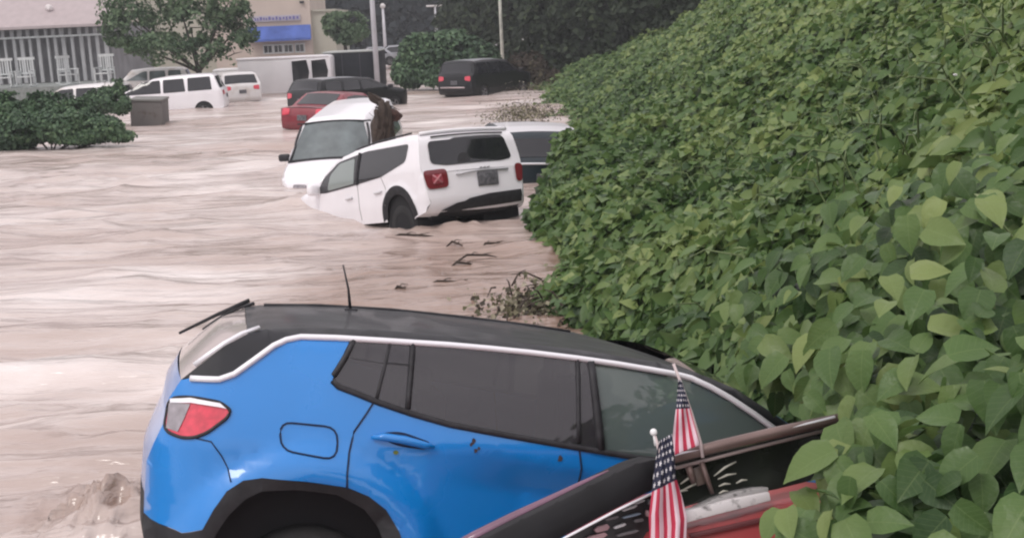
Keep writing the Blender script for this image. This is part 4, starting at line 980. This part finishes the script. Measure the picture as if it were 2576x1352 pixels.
def tree_px(label, bx, by, d, blobs_px, n, size, mt, **k):
    """blobs in view units around their own depth: (x, y, rx, rz[, dd])"""
    g = at(bx, by, d); base = Vector((g.x, g.y, min(g.z, 0))); bl = []
    for b in blobs_px:
        dd = b[4] if len(b) > 4 else 0; p = at(b[0], b[1], d+dd)-base; s = (d+dd)/FPX
        bl.append((tuple(p), (b[2]*s, (b[2]+b[3])*.5*s, b[3]*s)))
    tree(label, tuple(base), bl, n, size, mt, **k)
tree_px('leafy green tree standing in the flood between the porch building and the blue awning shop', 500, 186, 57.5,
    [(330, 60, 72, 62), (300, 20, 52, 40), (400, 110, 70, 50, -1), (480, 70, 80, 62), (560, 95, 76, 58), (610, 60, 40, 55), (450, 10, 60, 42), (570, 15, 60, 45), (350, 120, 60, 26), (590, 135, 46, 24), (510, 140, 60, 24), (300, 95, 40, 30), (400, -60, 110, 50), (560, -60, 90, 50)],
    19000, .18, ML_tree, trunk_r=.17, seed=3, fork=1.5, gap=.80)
tree_px('small dark round tree beside the tan shop wall, behind the black trailer', 868, 112, 80, [(862, 62, 44, 30), (888, 80, 40, 28), (845, 50, 30, 20), (890, 50, 34, 20), (868, 98, 34, 16)], 4200, .27, ML_tree, trunk_r=.14, seed=4)
# shrubs
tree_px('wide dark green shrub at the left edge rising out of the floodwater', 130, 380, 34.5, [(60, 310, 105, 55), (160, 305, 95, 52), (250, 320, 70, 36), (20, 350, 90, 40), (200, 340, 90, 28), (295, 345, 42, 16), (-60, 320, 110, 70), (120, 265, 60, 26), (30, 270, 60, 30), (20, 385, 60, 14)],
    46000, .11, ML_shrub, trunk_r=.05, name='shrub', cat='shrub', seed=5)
tree_px('small dark shrub in front of the long white SUV, behind the grey metal container', 262, 300, 42, [(262, 252, 46, 30), (300, 262, 30, 26), (225, 262, 34, 22), (288, 222, 26, 20)], 9000, .11, ML_shrub, trunk_r=.04, name='shrub', cat='shrub', seed=6)
tree_px('big rounded shrub in the middle distance between the light pole and the black SUV', 1110, 225, 59, [(1060, 130, 55, 40), (1120, 120, 62, 40), (1180, 140, 60, 42), (1040, 180, 50, 42), (1110, 185, 70, 38), (1190, 180, 55, 34), (1230, 160, 40, 40), (1140, 100, 40, 20)],
    15000, .22, ML_shrub, trunk_r=.07, name='shrub', cat='shrub', seed=7)
M_redbrown = leaf_mat('brown_leaf', (.03, .02, .015), (.06, .045, .03), (.11, .10, .06), .7, .15, 1.0)
tree_px('brownish bush beside the black SUV at the far foot of the bank', 1310, 205, 56, [(1300, 185, 42, 26), (1350, 180, 40, 30), (1330, 160, 50, 26), (1390, 200, 40, 26)], 5200, .16, M_redbrown, trunk_r=.04, name='bush', cat='bush', seed=8)
# tall dark trees beyond the bank
dk = [(1230, 60, 75, 0), (1310, 40, 70, 1), (1390, 70, 64, 2), (1470, 40, 62, 3), (1550, 30, 58, 4), (1640, 10, 56, 5), (1740, -20, 52, 6), (1180, 40, 84, 7)]
desc = ['dark tree left of the thin whitish pole', 'dark tree right behind the thin whitish pole', 'dark tree above the brownish bush', 'dark tree whose foot meets the bank leaves', 'dark tree behind the rim of the bank, left part', 'dark tree behind the rim of the bank, middle part', 'dark tree at the top right where the bank leaves the photo', 'dark tree behind the whitish pole and the middle shrub']
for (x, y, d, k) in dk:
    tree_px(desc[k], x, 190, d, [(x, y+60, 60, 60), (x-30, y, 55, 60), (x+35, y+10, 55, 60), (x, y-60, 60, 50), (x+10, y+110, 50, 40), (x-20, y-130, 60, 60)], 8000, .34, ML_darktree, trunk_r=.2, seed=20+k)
# wooded hillside far behind
def far_wood():
    M_hill = mat('hill_ground', (.012, .016, .018), .95, var=.3, vscale=.2)
    bm = bmesh.new(); n = 40; rows = []
    for j in range(6):
        rows.append([bm.verts.new((-160+320*i/n, 125+j*16, -1.6+j*9+2.5*math.sin(i*.9+j)*(j > 0))) for i in range(n+1)])
    for A, B in zip(rows, rows[1:]):
        for i in range(n): bm.faces.new((A[i], A[i+1], B[i+1], B[i]))
    tag(from_bm('hill', bm, M_hill), kind='structure')
    rng = np.random.default_rng(9); n = 46000
    X = rng.uniform(-75, 75, n); Y = rng.uniform(112, 126, n); k = rng.random(n)
    Z = k*13*(.7+.5*vnoise(X*.12, Y*.1, 4)); Y += Z*.35
    P = np.stack([X, Y, Z], -1); N = rng.normal(0, .6, (n, 3))+np.array([0, -.8, .7]); T = rng.normal(0, 1, (n, 3))
    V, Fc, tn = leaves(P, N, T, rng.uniform(.5, 1.0, n), 'far', np.clip(.3+rng.normal(0, .15, n), 0, 1))
    tag(np_mesh('far_wood', V, Fc, leaf_mat('far_wood_leaf', (.010, .015, .020), (.016, .023, .028), (.026, .036, .038), .8, .05, .1), None, tn), 'dark bluish wood filling the hillside behind the shop and the poles', 'woodland', kind='stuff')
far_wood()

# =================================================================== DEBRIS
M_wood = mat('wet_brown_wood', (.04, .027, .02), .8, var=.4, vscale=9, bump=.5, bscale=25)
def stump():
    P = at(962, 335, 24.2); root = empty('uprooted_stump', Vector((P.x, P.y, -.1)), 'brown uprooted stump with broken branches lodged against the white van', 'driftwood')
    L_ = lambda px, py, dy=0: (at(px, py, 24.2+dy)-root.location)
    def knot(name, c, r, tilt, sub, seed, m):
        bm = bmesh.new(); bmesh.ops.create_icosphere(bm, subdivisions=sub, radius=1)
        for v in bm.verts:
            n = v.co.copy(); f = lambda k, q: float(vnoise(n.x*k+q+n.y*k*.7, n.z*k*.6+q-n.y*k*.5, seed))-.5
            v.co = n*(1+.55*f(2.2, 1)+.35*f(5, 3)+.2*f(11, 5)); v.co = Vector((v.co.x*r[0], v.co.y*r[1], v.co.z*r[2])); v.co.rotate(Matrix.Rotation(tilt, 3, 'Y')); v.co += c
        from_bm(name, bm, m, root)
    knot('trunk', L_(962, 322), (.21, .22, .52), .12, 5, 3, M_wood)
    knot('root_ball', L_(984, 288), (.20, .14, .11), .35, 4, 6, mat('red_brown_root', (.055, .024, .018), .85, var=.4, vscale=9, bump=.5, bscale=25))
    knot('broken_limb', L_(951, 256), (.08, .08, .26), -.85, 4, 8, M_wood)
    bm = bmesh.new()
    for k in range(26):
        a = L_(random.uniform(950, 985), random.uniform(265, 345)); tube(bm, [a, a+Vector((random.gauss(0, .09), random.gauss(0, .09), random.gauss(0, .08))), a+Vector((random.gauss(0, .17), random.gauss(0, .15), random.gauss(0, .13)))], [.018, .012, .003], 5)
    from_bm('root', bm, M_wood, root)
stump()
sticks = [((1035, 600), 1.1, 5, 'brown floating branch just below the boxy white SUV'), ((1200, 652), .8, 22, 'dark floating stick in the brown water left of the bank'), ((1165, 672), .5, 15, 'short dark stick beside the larger one left of the bank'),
          ((1145, 620), .35, -10, 'small dark floating twig below the white SUV bumper'), ((1240, 622), .6, 40, 'thin slanting twig close to the bank leaves'), ((1130, 720), .9, 10, 'long thin branch awash above the black roof of the blue SUV'), ((1010, 735), .3, 0, 'tiny twig drifting above the antenna of the blue SUV')]
for px, L_, a, lb in sticks:
    g = gnd(*px); root = empty('floating_branch', Matrix.Translation((g.x, g.y, .03)) @ Matrix.Rotation(rad(a), 4, 'Z'), lb, 'branch', 'branches drifting in the flood')
    L_ *= .72; bm = bmesh.new(); tube(bm, [(-L_/2, 0, -.03), (-L_/5, .05, .035), (L_/5, -.04, .02), (L_/2, .02, -.03)], [.008, .018, .015, .004], 6)
    tube(bm, [(-L_/8, .03, .03), (0, .10, .05), (.07, .14, .03)], [.009, .006, .003], 5); tube(bm, [(L_/6, 0, .03), (L_/3, -.06, .05)], [.008, .003], 5)
    from_bm('branch', bm, M_wood, root); root.name = 'floating_branch'
def litter_pile(name, label, px, n, sx, sy, h, mt, seed):
    g = gnd(*px); rng = np.random.default_rng(seed); root = empty(name, Vector((g.x, g.y, 0)), label, 'debris')
    P = np.stack([rng.normal(0, sx, n), rng.normal(0, sy, n), np.abs(rng.normal(0, h, n))+.01], -1); N = rng.normal(0, .7, (n, 3))+np.array([0, -.3, .7]); T = rng.normal(0, 1, (n, 3))
    V, Fc, tn = leaves(P, N, T, rng.uniform(.03, .085, n), 'far', np.clip(rng.normal(.5, .3, n), 0, 1)); tag(np_mesh('leaf_litter', V, Fc, mt, root, tn), kind='stuff')
    bm = bmesh.new()
    for k in range(70):
        a = Vector((random.gauss(0, sx), random.gauss(0, sy), abs(random.gauss(0, h)))); b = a+Vector((random.gauss(0, .22), random.gauss(0, .2), random.gauss(0, .08))); tube(bm, [a, (a+b)/2+Vector((0, 0, .05)), b], [.012, .01, .004], 5)
    tag(from_bm('twig', bm, M_wood, root), kind='stuff')
M_litter = leaf_mat('litter_leaf', (.05, .04, .03), (.13, .13, .07), (.38, .34, .26), .7, .15, 2)
litter_pile('debris_pile', 'pile of pale twigs at the foot of the bank, just above the blue car\'s roof', (1385, 785), 1500, .30, .4, .09, M_litter, 1)
litter_pile('debris_pile', 'tangle of twigs caught at the foot of the bank behind the dark blue SUV', (1325, 300), 2600, .6, 1.8, .20, M_litter, 2)
litter_pile('debris_pile', 'pale twig litter at the far end of the bank, right of the black SUV', (1355, 232), 700, .8, 1.8, .25, M_litter, 3)

# =================================================================== RED OPEN CAR WITH FLAGS
RED_M = pose((1690, 1158), 3.75, (0, 0, 0), 12, -2, -18)
RI = RED_M.inverted()
def RL(px, y=0.0):
    """point of the view ray on the red car's side plane (local y)"""
    o = RI @ CAM; d = RI.to_3x3() @ ray(*px); t = (y-o.y)/d.y; return o+d*t
def slab(name, pts, m, parent, y0=0.0, th=.06, bevel=.01, smooth=False):
    bm = bmesh.new(); f = bm.faces.new([bm.verts.new(RL(p, y0)) for p in pts]); r2 = bmesh.ops.extrude_face_region(bm, geom=[f])
    for v in r2['geom']:
        if isinstance(v, bmesh.types.BMVert): v.co.y += th
    if bevel:
        bmesh.ops.recalc_face_normals(bm, faces=bm.faces)
        bmesh.ops.bevel(bm, geom=bm.edges[:], offset=bevel, segments=2, affect='EDGES', profile=.5)
    return from_bm(name, bm, m, parent, angle=40)
def red_car():
    root = empty('open_car', RED_M, 'old red open car with black hoop and tan windshield bar, nearest the viewer', 'car')
    M_hoop = mat('black_hoop_paint', (.008, .008, .010), .5, 0, .25, .08, var=.3, vscale=6)
    M_bar = mat('worn_tan_metal', (.17, .12, .11), .38, .5, var=.2, vscale=5)
    M_wsg = mat('wet_dark_glass', (.014, .016, .014), .10, 0, .5, var=.5, vscale=6)
    M_strip = mat('wet_white_strip', (.66, .63, .64), .35, .0, mottle=(.16, .15, .15), vscale=34)
    bm = bmesh.new(); a, b = RL((1672, 1156)), RL((2120, 1050)); tube(bm, [a, a.lerp(b, .3)+Vector((0, 0, .004)), a.lerp(b, .6)+Vector((0, 0, .004)), b], [.018, .019, .019, .017], 10)
    br = from_bm('windshield_bar', bm, M_bar, root)
    bm = bmesh.new(); tube(bm, [RL((1690, 1146), -.012), RL((1880, 1104), -.012), RL((2100, 1048), -.012)], .0055, 6); from_bm('bar_highlight', bm, M_chrome, br)
    bm = bmesh.new(); tube(bm, [RL((1700, 1176), .01), RL((1880, 1130), .01), RL((2090, 1078), .01)], .006, 6); from_bm('bar_lip', bm, mat('tan_lip', (.30, .24, .23), .4, .3), br)
    slab('windshield', [(1650, 1172), (1880, 1120), (2110, 1062), (2150, 1180), (1950, 1230), (1760, 1262), (1640, 1300)], M_wsg, root, .05, .02, 0)
    bm = bmesh.new(); tube(bm, [RL((1764, 1160), .01), RL((1778, 1200), .01), RL((1792, 1240), .02)], [.010, .009, .007], 7); from_bm('windshield_post', bm, M_bar, root)
    bm = bmesh.new(); tube(bm, [RL((1732, 1172), .01), RL((1738, 1190), .01), RL((1745, 1212), .02)], [.012, .012, .01], 7); from_bm('windshield_post', bm, M_bar, root)
    slab('vent_panel', [(1745, 1178), (1764, 1172), (1776, 1215), (1755, 1222)], mat('brown_panel', (.09, .065, .055), .5), root, .02, .02, .003)
    bm = bmesh.new()
    for a, b in (((1796, 1196), (1852, 1160)), ((1806, 1204), (1852, 1190)), ((1808, 1222), (1838, 1216)), ((1808, 1240), (1832, 1234)), ((1852, 1214), (1880, 1206)), ((1716, 1232), (1782, 1206)), ((1712, 1216), (1750, 1196)), ((1702, 1240), (1730, 1232))):
        a, b = RL(a, .03), RL(b, .03); tube(bm, [a, a.lerp(b, .5)+Vector((0, 0, .004)), b], [.002, .004, .002], 5)
    from_bm('bent_wire', bm, mat('pale_wire', (.45, .44, .38), .4), root)
    slab('cowl', [(1704, 1288), (1760, 1276), (1840, 1254), (1936, 1236), (1940, 1258), (1880, 1274), (1800, 1294), (1698, 1322)], M_strip, root, -.02, .06, .004)
    slab('wet_deck', [(1752, 1276), (1800, 1252), (1850, 1236), (1900, 1226), (1934, 1224), (1934, 1238), (1840, 1256)], mat('wet_grey_deck', (.34, .33, .33), .25, mottle=(.05, .05, .05), vscale=50), root, .0, .06, .004)
    slab('hood', [(1640, 1338), (1760, 1318), (1880, 1290), (1960, 1266), (2160, 1222), (2260, 1260), (2240, 1700), (1560, 1700)], M_redold, root, .0, 1.1, .03)
    slab('hood_rib', [(1735, 1342), (1900, 1305), (2080, 1262), (2080, 1272), (1900, 1317), (1740, 1352)], mat('dark_red_rib', (.12, .03, .035), .5), root, -.012, .02, .003)
    outer = [(1660, 1146), (1600, 1160), (1545, 1186), (1480, 1218), (1400, 1258), (1310, 1302), (1215, 1350), (1120, 1402), (1040, 1450), (1000, 1500)]
    inner = [(1240, 1500), (1330, 1412), (1420, 1350), (1480, 1318), (1560, 1276), (1640, 1236), (1664, 1224)]
    slab('hoop', outer+inner, M_hoop, root, -.02, .16, .025)
    rim_ = [(p[0]-14, p[1]-3) for p in outer[2:8]]
    bm = bmesh.new(); tube(bm, [RL(p, .05) for p in rim_], [.004, .010, .014, .018, .020, .020], 8); from_bm('hoop_reflection', bm, mat('plum_reflection', (.16, .07, .12), .25, .0, .5, .6, var=.3, vscale=9), root)  # added tube, its plum colour painting the reflection along the hoop
    bm = bmesh.new(); tube(bm, [RL(p, -.02) for p in ((1330, 1414), (1420, 1352), (1480, 1320), (1560, 1278), (1640, 1240))], .0045, 6); from_bm('chrome_bead', bm, M_chrome, root)
    slab('inner_panel', [(1420, 1356), (1480, 1324), (1560, 1282), (1668, 1228), (1720, 1300), (1700, 1500), (1380, 1500)], mat('dark_interior', (.03, .028, .03), .5), root, .08, .03, 0)
    rg = random.Random(3)
    cols = [mat('scrap_white', (.55, .54, .56), .3), mat('scrap_pink', (.42, .26, .28), .5), mat('scrap_blue', (.26, .33, .42), .4), mat('scrap_grey', (.14, .13, .14), .5), mat('scrap_brown', (.12, .08, .07), .5)]
    items = [((1585, 1277), 42, 7, 0, 20), ((1610, 1262), 30, 5, 0, 22), ((1590, 1296), 50, 6, 2, 14), ((1540, 1302), 36, 9, 3, 14), ((1515, 1328), 40, 16, 1, 18), ((1560, 1322), 34, 8, 0, 20), ((1608, 1308), 26, 9, 3, 10), ((1630, 1290), 8, 18, 1, 5), ((1635, 1262), 10, 14, 3, 0), ((1580, 1340), 60, 8, 3, 14), ((1500, 1350), 60, 14, 1, 16)]
    for (cx, cy), w_, h_, ci, ang in items:
        ca, sa = math.cos(rad(-ang)), math.sin(rad(-ang)); q = [(cx+a*w_/2*ca-b*h_/2*sa, cy+a*w_/2*sa+b*h_/2*ca) for a, b in ((-1, -.4), (-.5, -1), (.8, -.9), (1, .3), (.6, 1), (-.8, .8))]
        slab('trim_piece', q, cols[ci], root, .05, .02, .002)
    # chassis and wheels below the picture edge
    bm = bmesh.new(); box(bm, (-.1, .75, -1.15), (2.6, 1.2, .5), bevel=.08); from_bm('chassis', bm, M_redold, root)
    for wx in (-1.0, .95):
        M_ = Matrix.Translation((wx, .18, -1.35)); bm = bmesh.new(); lathe(bm, [(.2, -.1), (.30, -.1), (.33, -.05), (.33, .05), (.30, .1), (.2, .1)], M_); from_bm('wheel', bm, M_tyre, root)
red_car()

def flag_material(name, canton, slant, nstr):
    m = bpy.data.materials.new(name); m.use_nodes = True; n = m.node_tree; b = n.nodes['Principled BSDF']; L = n.links.new
    uv = n.nodes.new('ShaderNodeUVMap'); sp = n.nodes.new('ShaderNodeSeparateXYZ'); L(uv.outputs[0], sp.inputs[0])
    def mth(op, a, b_=None, c=None):
        q = n.nodes.new('ShaderNodeMath'); q.operation = op
        for i, v in enumerate((a, b_, c)):
            if v is None: continue
            if isinstance(v, (int, float)): q.inputs[i].default_value = v
            else: L(v, q.inputs[i])
        return q.outputs[0]
    u, v = sp.outputs[0], sp.outputs[1]
    st = mth('GREATER_THAN', mth('FRACT', mth('ADD', mth('MULTIPLY', u, nstr/2), mth('MULTIPLY', v, slant))), .5)
    # five pointed stars on a staggered grid
    gx = mth('MULTIPLY', u, 5.0); gy = mth('MULTIPLY', v, 5.0/max(canton, .01)*1.15)
    row = mth('FLOOR', gy); off = mth('MULTIPLY', mth('MODULO', row, 2.0), .5)
    fx = mth('SUBTRACT', mth('FRACT', mth('ADD', gx, off)), .5); fy = mth('SUBTRACT', mth('FRACT', gy), .5)
    r = mth('SQRT', mth('ADD', mth('MULTIPLY', fx, fx), mth('MULTIPLY', fy, fy)))
    th = mth('ARCTAN2', fy, fx); rad_ = mth('ADD', .22, mth('MULTIPLY', mth('COSINE', mth('MULTIPLY', th, 5.0)), .09))
    star = mth('LESS_THAN', r, rad_); incan = mth('GREATER_THAN', v, 1-canton)
    mx1 = n.nodes.new('ShaderNodeMix'); mx1.data_type = 'RGBA'; L(st, mx1.inputs[0]); mx1.inputs[6].default_value = (.66, .50, .56, 1); mx1.inputs[7].default_value = (.46, .03, .07, 1)
    mx2 = n.nodes.new('ShaderNodeMix'); mx2.data_type = 'RGBA'; L(star, mx2.inputs[0]); mx2.inputs[6].default_value = (.010, .012, .035, 1); mx2.inputs[7].default_value = (.62, .60, .62, 1)
    mx3 = n.nodes.new('ShaderNodeMix'); mx3.data_type = 'RGBA'; L(incan, mx3.inputs[0]); L(mx1.outputs[2], mx3.inputs[6]); L(mx2.outputs[2], mx3.inputs[7])
    L(mx3.outputs[2], b.inputs['Base Color']); b.inputs['Roughness'].default_value = .7
    return m
def flag(label, pole_pts, pole_r, left, right, y, mt, ball=None, folds=4, amp=.018):
    o0 = RED_M @ RL(pole_pts[0], y); root = empty('flag', Matrix.Translation(o0), label, 'flag', 'small flags on the red car'); W2 = lambda p, yy: RED_M @ RL(p, yy)-o0
    bm = bmesh.new(); tube(bm, [W2(p, y) for p in pole_pts], pole_r, 8); from_bm('flag_pole', bm, mat('pinkish_white_pole', (.55, .46, .46), .4), root)
    if ball:
        bm = bmesh.new(); bmesh.ops.create_uvsphere(bm, u_segments=14, v_segments=10, radius=.0115, matrix=Matrix.Translation(W2(ball, y))); tube(bm, [W2(ball, y), W2((ball[0]+5, ball[1]+34), y)], .004, 6); from_bm('finial', bm, mat('white_finial', (.75, .76, .76), .3), root)
    nu, nv = 26, 40; bm = bmesh.new(); uvl = bm.loops.layers.uv.new('UVMap'); grid = []
    ip = lambda pts, t: tuple(np.interp(t, [k/(len(pts)-1) for k in range(len(pts))], [q[i] for q in pts]) for i in (0, 1))
    for j in range(nv+1):
        t = j/nv; a, b = ip(left, t), ip(right, t); row = []
        for i in range(nu+1):
            s = i/nu; p = (a[0]+(b[0]-a[0])*s, a[1]+(b[1]-a[1])*s)
            dy = amp*math.sin(s*math.pi*folds+t*2.2)*(.35+.65*t)+.008*math.sin(t*9+s*3)
            row.append(bm.verts.new(W2(p, y-.015+dy)))
        grid.append(row)
    for j in range(nv):
        for i in range(nu):
            f = bm.faces.new((grid[j][i], grid[j][i+1], grid[j+1][i+1], grid[j+1][i]))
            for l, (ii, jj) in zip(f.loops, ((i, j), (i+1, j), (i+1, j+1), (i, j+1))): l[uvl].uv = (ii/nu, 1-jj/nv)
    o = from_bm('flag_cloth', bm, mt, root)
    sd_ = o.modifiers.new('thickness', 'SOLIDIFY'); sd_.thickness = .0012
flag('small striped flag on a slanting pole above the windshield bar of the red car', [(1694, 914), (1712, 960), (1740, 1040), (1762, 1112), (1768, 1150)], [.0045, .0048, .005, .0055, .0055],
     [(1706, 955), (1702, 1010), (1694, 1080), (1688, 1148)], [(1714, 955), (1732, 1010), (1748, 1070), (1760, 1118)], -.03, flag_material('flag_upper', .42, .35, 7), amp=.008, folds=3)
flag('small striped flag with a white ball on its pole, drooping over the black hoop', [(1647, 1095), (1660, 1140), (1690, 1240), (1700, 1300)], [.005, .005, .005, .005],
     [(1658, 1108), (1648, 1160), (1640, 1230), (1632, 1300), (1634, 1352), (1640, 1420)], [(1690, 1090), (1696, 1140), (1700, 1200), (1716, 1250), (1728, 1300), (1724, 1420)], -.09, flag_material('flag_lower', .42, -.9, 9), ball=(1644, 1086), amp=.014)

# =================================================================== BANK (after the cars it grows around) AND SCRAPS
bank()
def knotweed(label, blobs, root_xyz, n, seed):
    """a leaning plant: arching stems with big leaves spread through its own volume; blobs (view x, y, depth, radius)"""
    rng = np.random.default_rng(seed); root = empty('knotweed_plant', Vector(root_xyz), label, 'plant', 'knotweed plants nearest the viewer')
    vol = np.array([b[3]**2.2 for b in blobs]); pick = rng.choice(len(blobs), n, p=vol/vol.sum())
    C = np.array([list(at(b[0], b[1], b[2])) for b in blobs]); Rr = np.array([b[3] for b in blobs])
    d = rng.normal(size=(n, 3)); d /= np.linalg.norm(d, axis=1, keepdims=True); rr = rng.random(n)**.55
    P = C[pick]+d*(Rr[pick]*rr)[:, None]*np.array([1, 1, .9]); kp = vnoise(P[:, 0]*4.5, P[:, 2]*4.5, seed)+.6*vnoise(P[:, 1]*4, P[:, 2]*4, seed+1) > .52; pick, d, rr, P = pick[kp], d[kp], rr[kp], P[kp]; n = len(P)
    N = d*.5+np.array([-.25, -.55, .75])+rng.normal(0, .38, (n, 3)); T = np.stack([rng.normal(-.15, .8, n), rng.normal(-.45, .6, n), rng.normal(-.75, .35, n)], -1)
    R4 = np.stack([P[:, 0], P[:, 1], P[:, 2], np.ones(n)], -1) @ np.array(RED_M.inverted()).T
    B4 = np.stack([P[:, 0], P[:, 1], P[:, 2], np.ones(n)], -1) @ np.array(BLUE_M.inverted()).T
    ok = ~((B4[:, 0] > -.3) & (B4[:, 0] < 4.5) & (np.abs(B4[:, 1]) < 1.0) & (B4[:, 2] < np.where(B4[:, 0] > 3.2, 1.05, 1.65)))
    ok &= ~((R4[:, 1] > -.05) & (R4[:, 1] < 1.2) & (R4[:, 2] < .0) & (R4[:, 0] < .85)) & (P[:, 2] > .1)
    P, N, T, rr = P[ok], N[ok], T[ok], rr[ok]; n = len(P)
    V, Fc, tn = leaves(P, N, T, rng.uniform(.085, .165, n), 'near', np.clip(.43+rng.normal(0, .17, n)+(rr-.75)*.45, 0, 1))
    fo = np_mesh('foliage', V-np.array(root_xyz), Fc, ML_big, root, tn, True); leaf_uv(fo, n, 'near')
    o0 = Vector(root_xyz)
    for k in range(14):
        i = rng.integers(n); tip = Vector(P[i])-o0; bm = bmesh.new(); b0 = Vector((rng.normal(0, .06), rng.normal(0, .06), 0))
        tube(bm, [b0, b0.lerp(tip, .3)+Vector((0, 0, .10)), b0.lerp(tip, .65)+Vector((0, 0, .14)), tip], [.009, .008, .006, .003], 6); from_bm('stem', bm, M_stem, root)
knotweed('large heart shaped leaves at the lower right corner, below the red car bar', [(2360, 1330, 3.15, .40), (2560, 1200, 3.1, .42), (2230, 1370, 3.0, .22), (2200, 1180, 3.45, .17), (2330, 1140, 3.4, .30), (2500, 1420, 2.9, .4), (2130, 1260, 3.2, .14), (2050, 1320, 3.1, .12), (2080, 1190, 3.3, .09)], (1.6, 3.4, .3), 600, 31)
knotweed('broad leaves between the red car bar and the nose of the blue SUV', [(2260, 1010, 4.0, .32), (2420, 980, 3.9, .40), (2150, 1000, 4.3, .18), (2120, 1090, 4.0, .12), (2330, 900, 4.3, .38), (2200, 900, 4.6, .30)], (2.0, 4.4, .3), 540, 32)
knotweed('pale green leaves drooping over the windshield end of the blue SUV', [(1990, 850, 5.3, .26), (1960, 920, 5.2, .14), (2090, 830, 5.3, .32), (2060, 920, 5.0, .20), (2020, 760, 5.8, .36), (1930, 860, 5.5, .14), (2200, 780, 5.4, .40)], (2.3, 5.3, .5), 700, 33)
knotweed('sunlit arching leaves at the right edge, halfway down the photo', [(2560, 880, 3.8, .46), (2500, 700, 4.6, .5), (2380, 660, 5.0, .45), (2576, 600, 4.8, .5), (2600, 1020, 3.5, .42), (2250, 640, 5.6, .42)], (2.6, 4.6, .8), 950, 34)
M_paper = mat('white_scrap', (.7, .7, .68), .6)
for px, d, s_, lb in (((2000, 640), 7.3, .07, 'crumpled white paper scrap caught on the bank leaves, the larger one'), ((2404, 150), 8.4, .022, 'tiny white speck of litter high on the bank, upper right')):
    bm = bmesh.new(); bmesh.ops.create_icosphere(bm, subdivisions=2, radius=s_/2); rg = random.Random(2)
    for v in bm.verts: v.co = Vector((v.co.x*1.5, v.co.y, v.co.z*.8))*rg.uniform(.6, 1.3)
    o = from_bm('litter_scrap', bm, M_paper, smooth=False); P = at(px[0], px[1], d); P.z = float(canopy(np.array([P.x]), np.array([P.y]))[0])+.12; o.location = P; tag(o, lb, 'litter')

# =================================================================== HAZE
bm = bmesh.new(); box(bm, (0, 95, 24), (400, 260, 54)); hz = from_bm('haze', bm, None, smooth=False)
mh = bpy.data.materials.new('moist_air'); mh.use_nodes = True; n = mh.node_tree; n.nodes.clear()
o = n.nodes.new('ShaderNodeOutputMaterial'); pv = n.nodes.new('ShaderNodeVolumePrincipled')
pv.inputs['Color'].default_value = (.86, .90, .93, 1); pv.inputs['Density'].default_value = .0011
n.links.new(pv.outputs[0], o.inputs['Volume']); hz.data.materials.append(mh); tag(hz, kind='stuff')
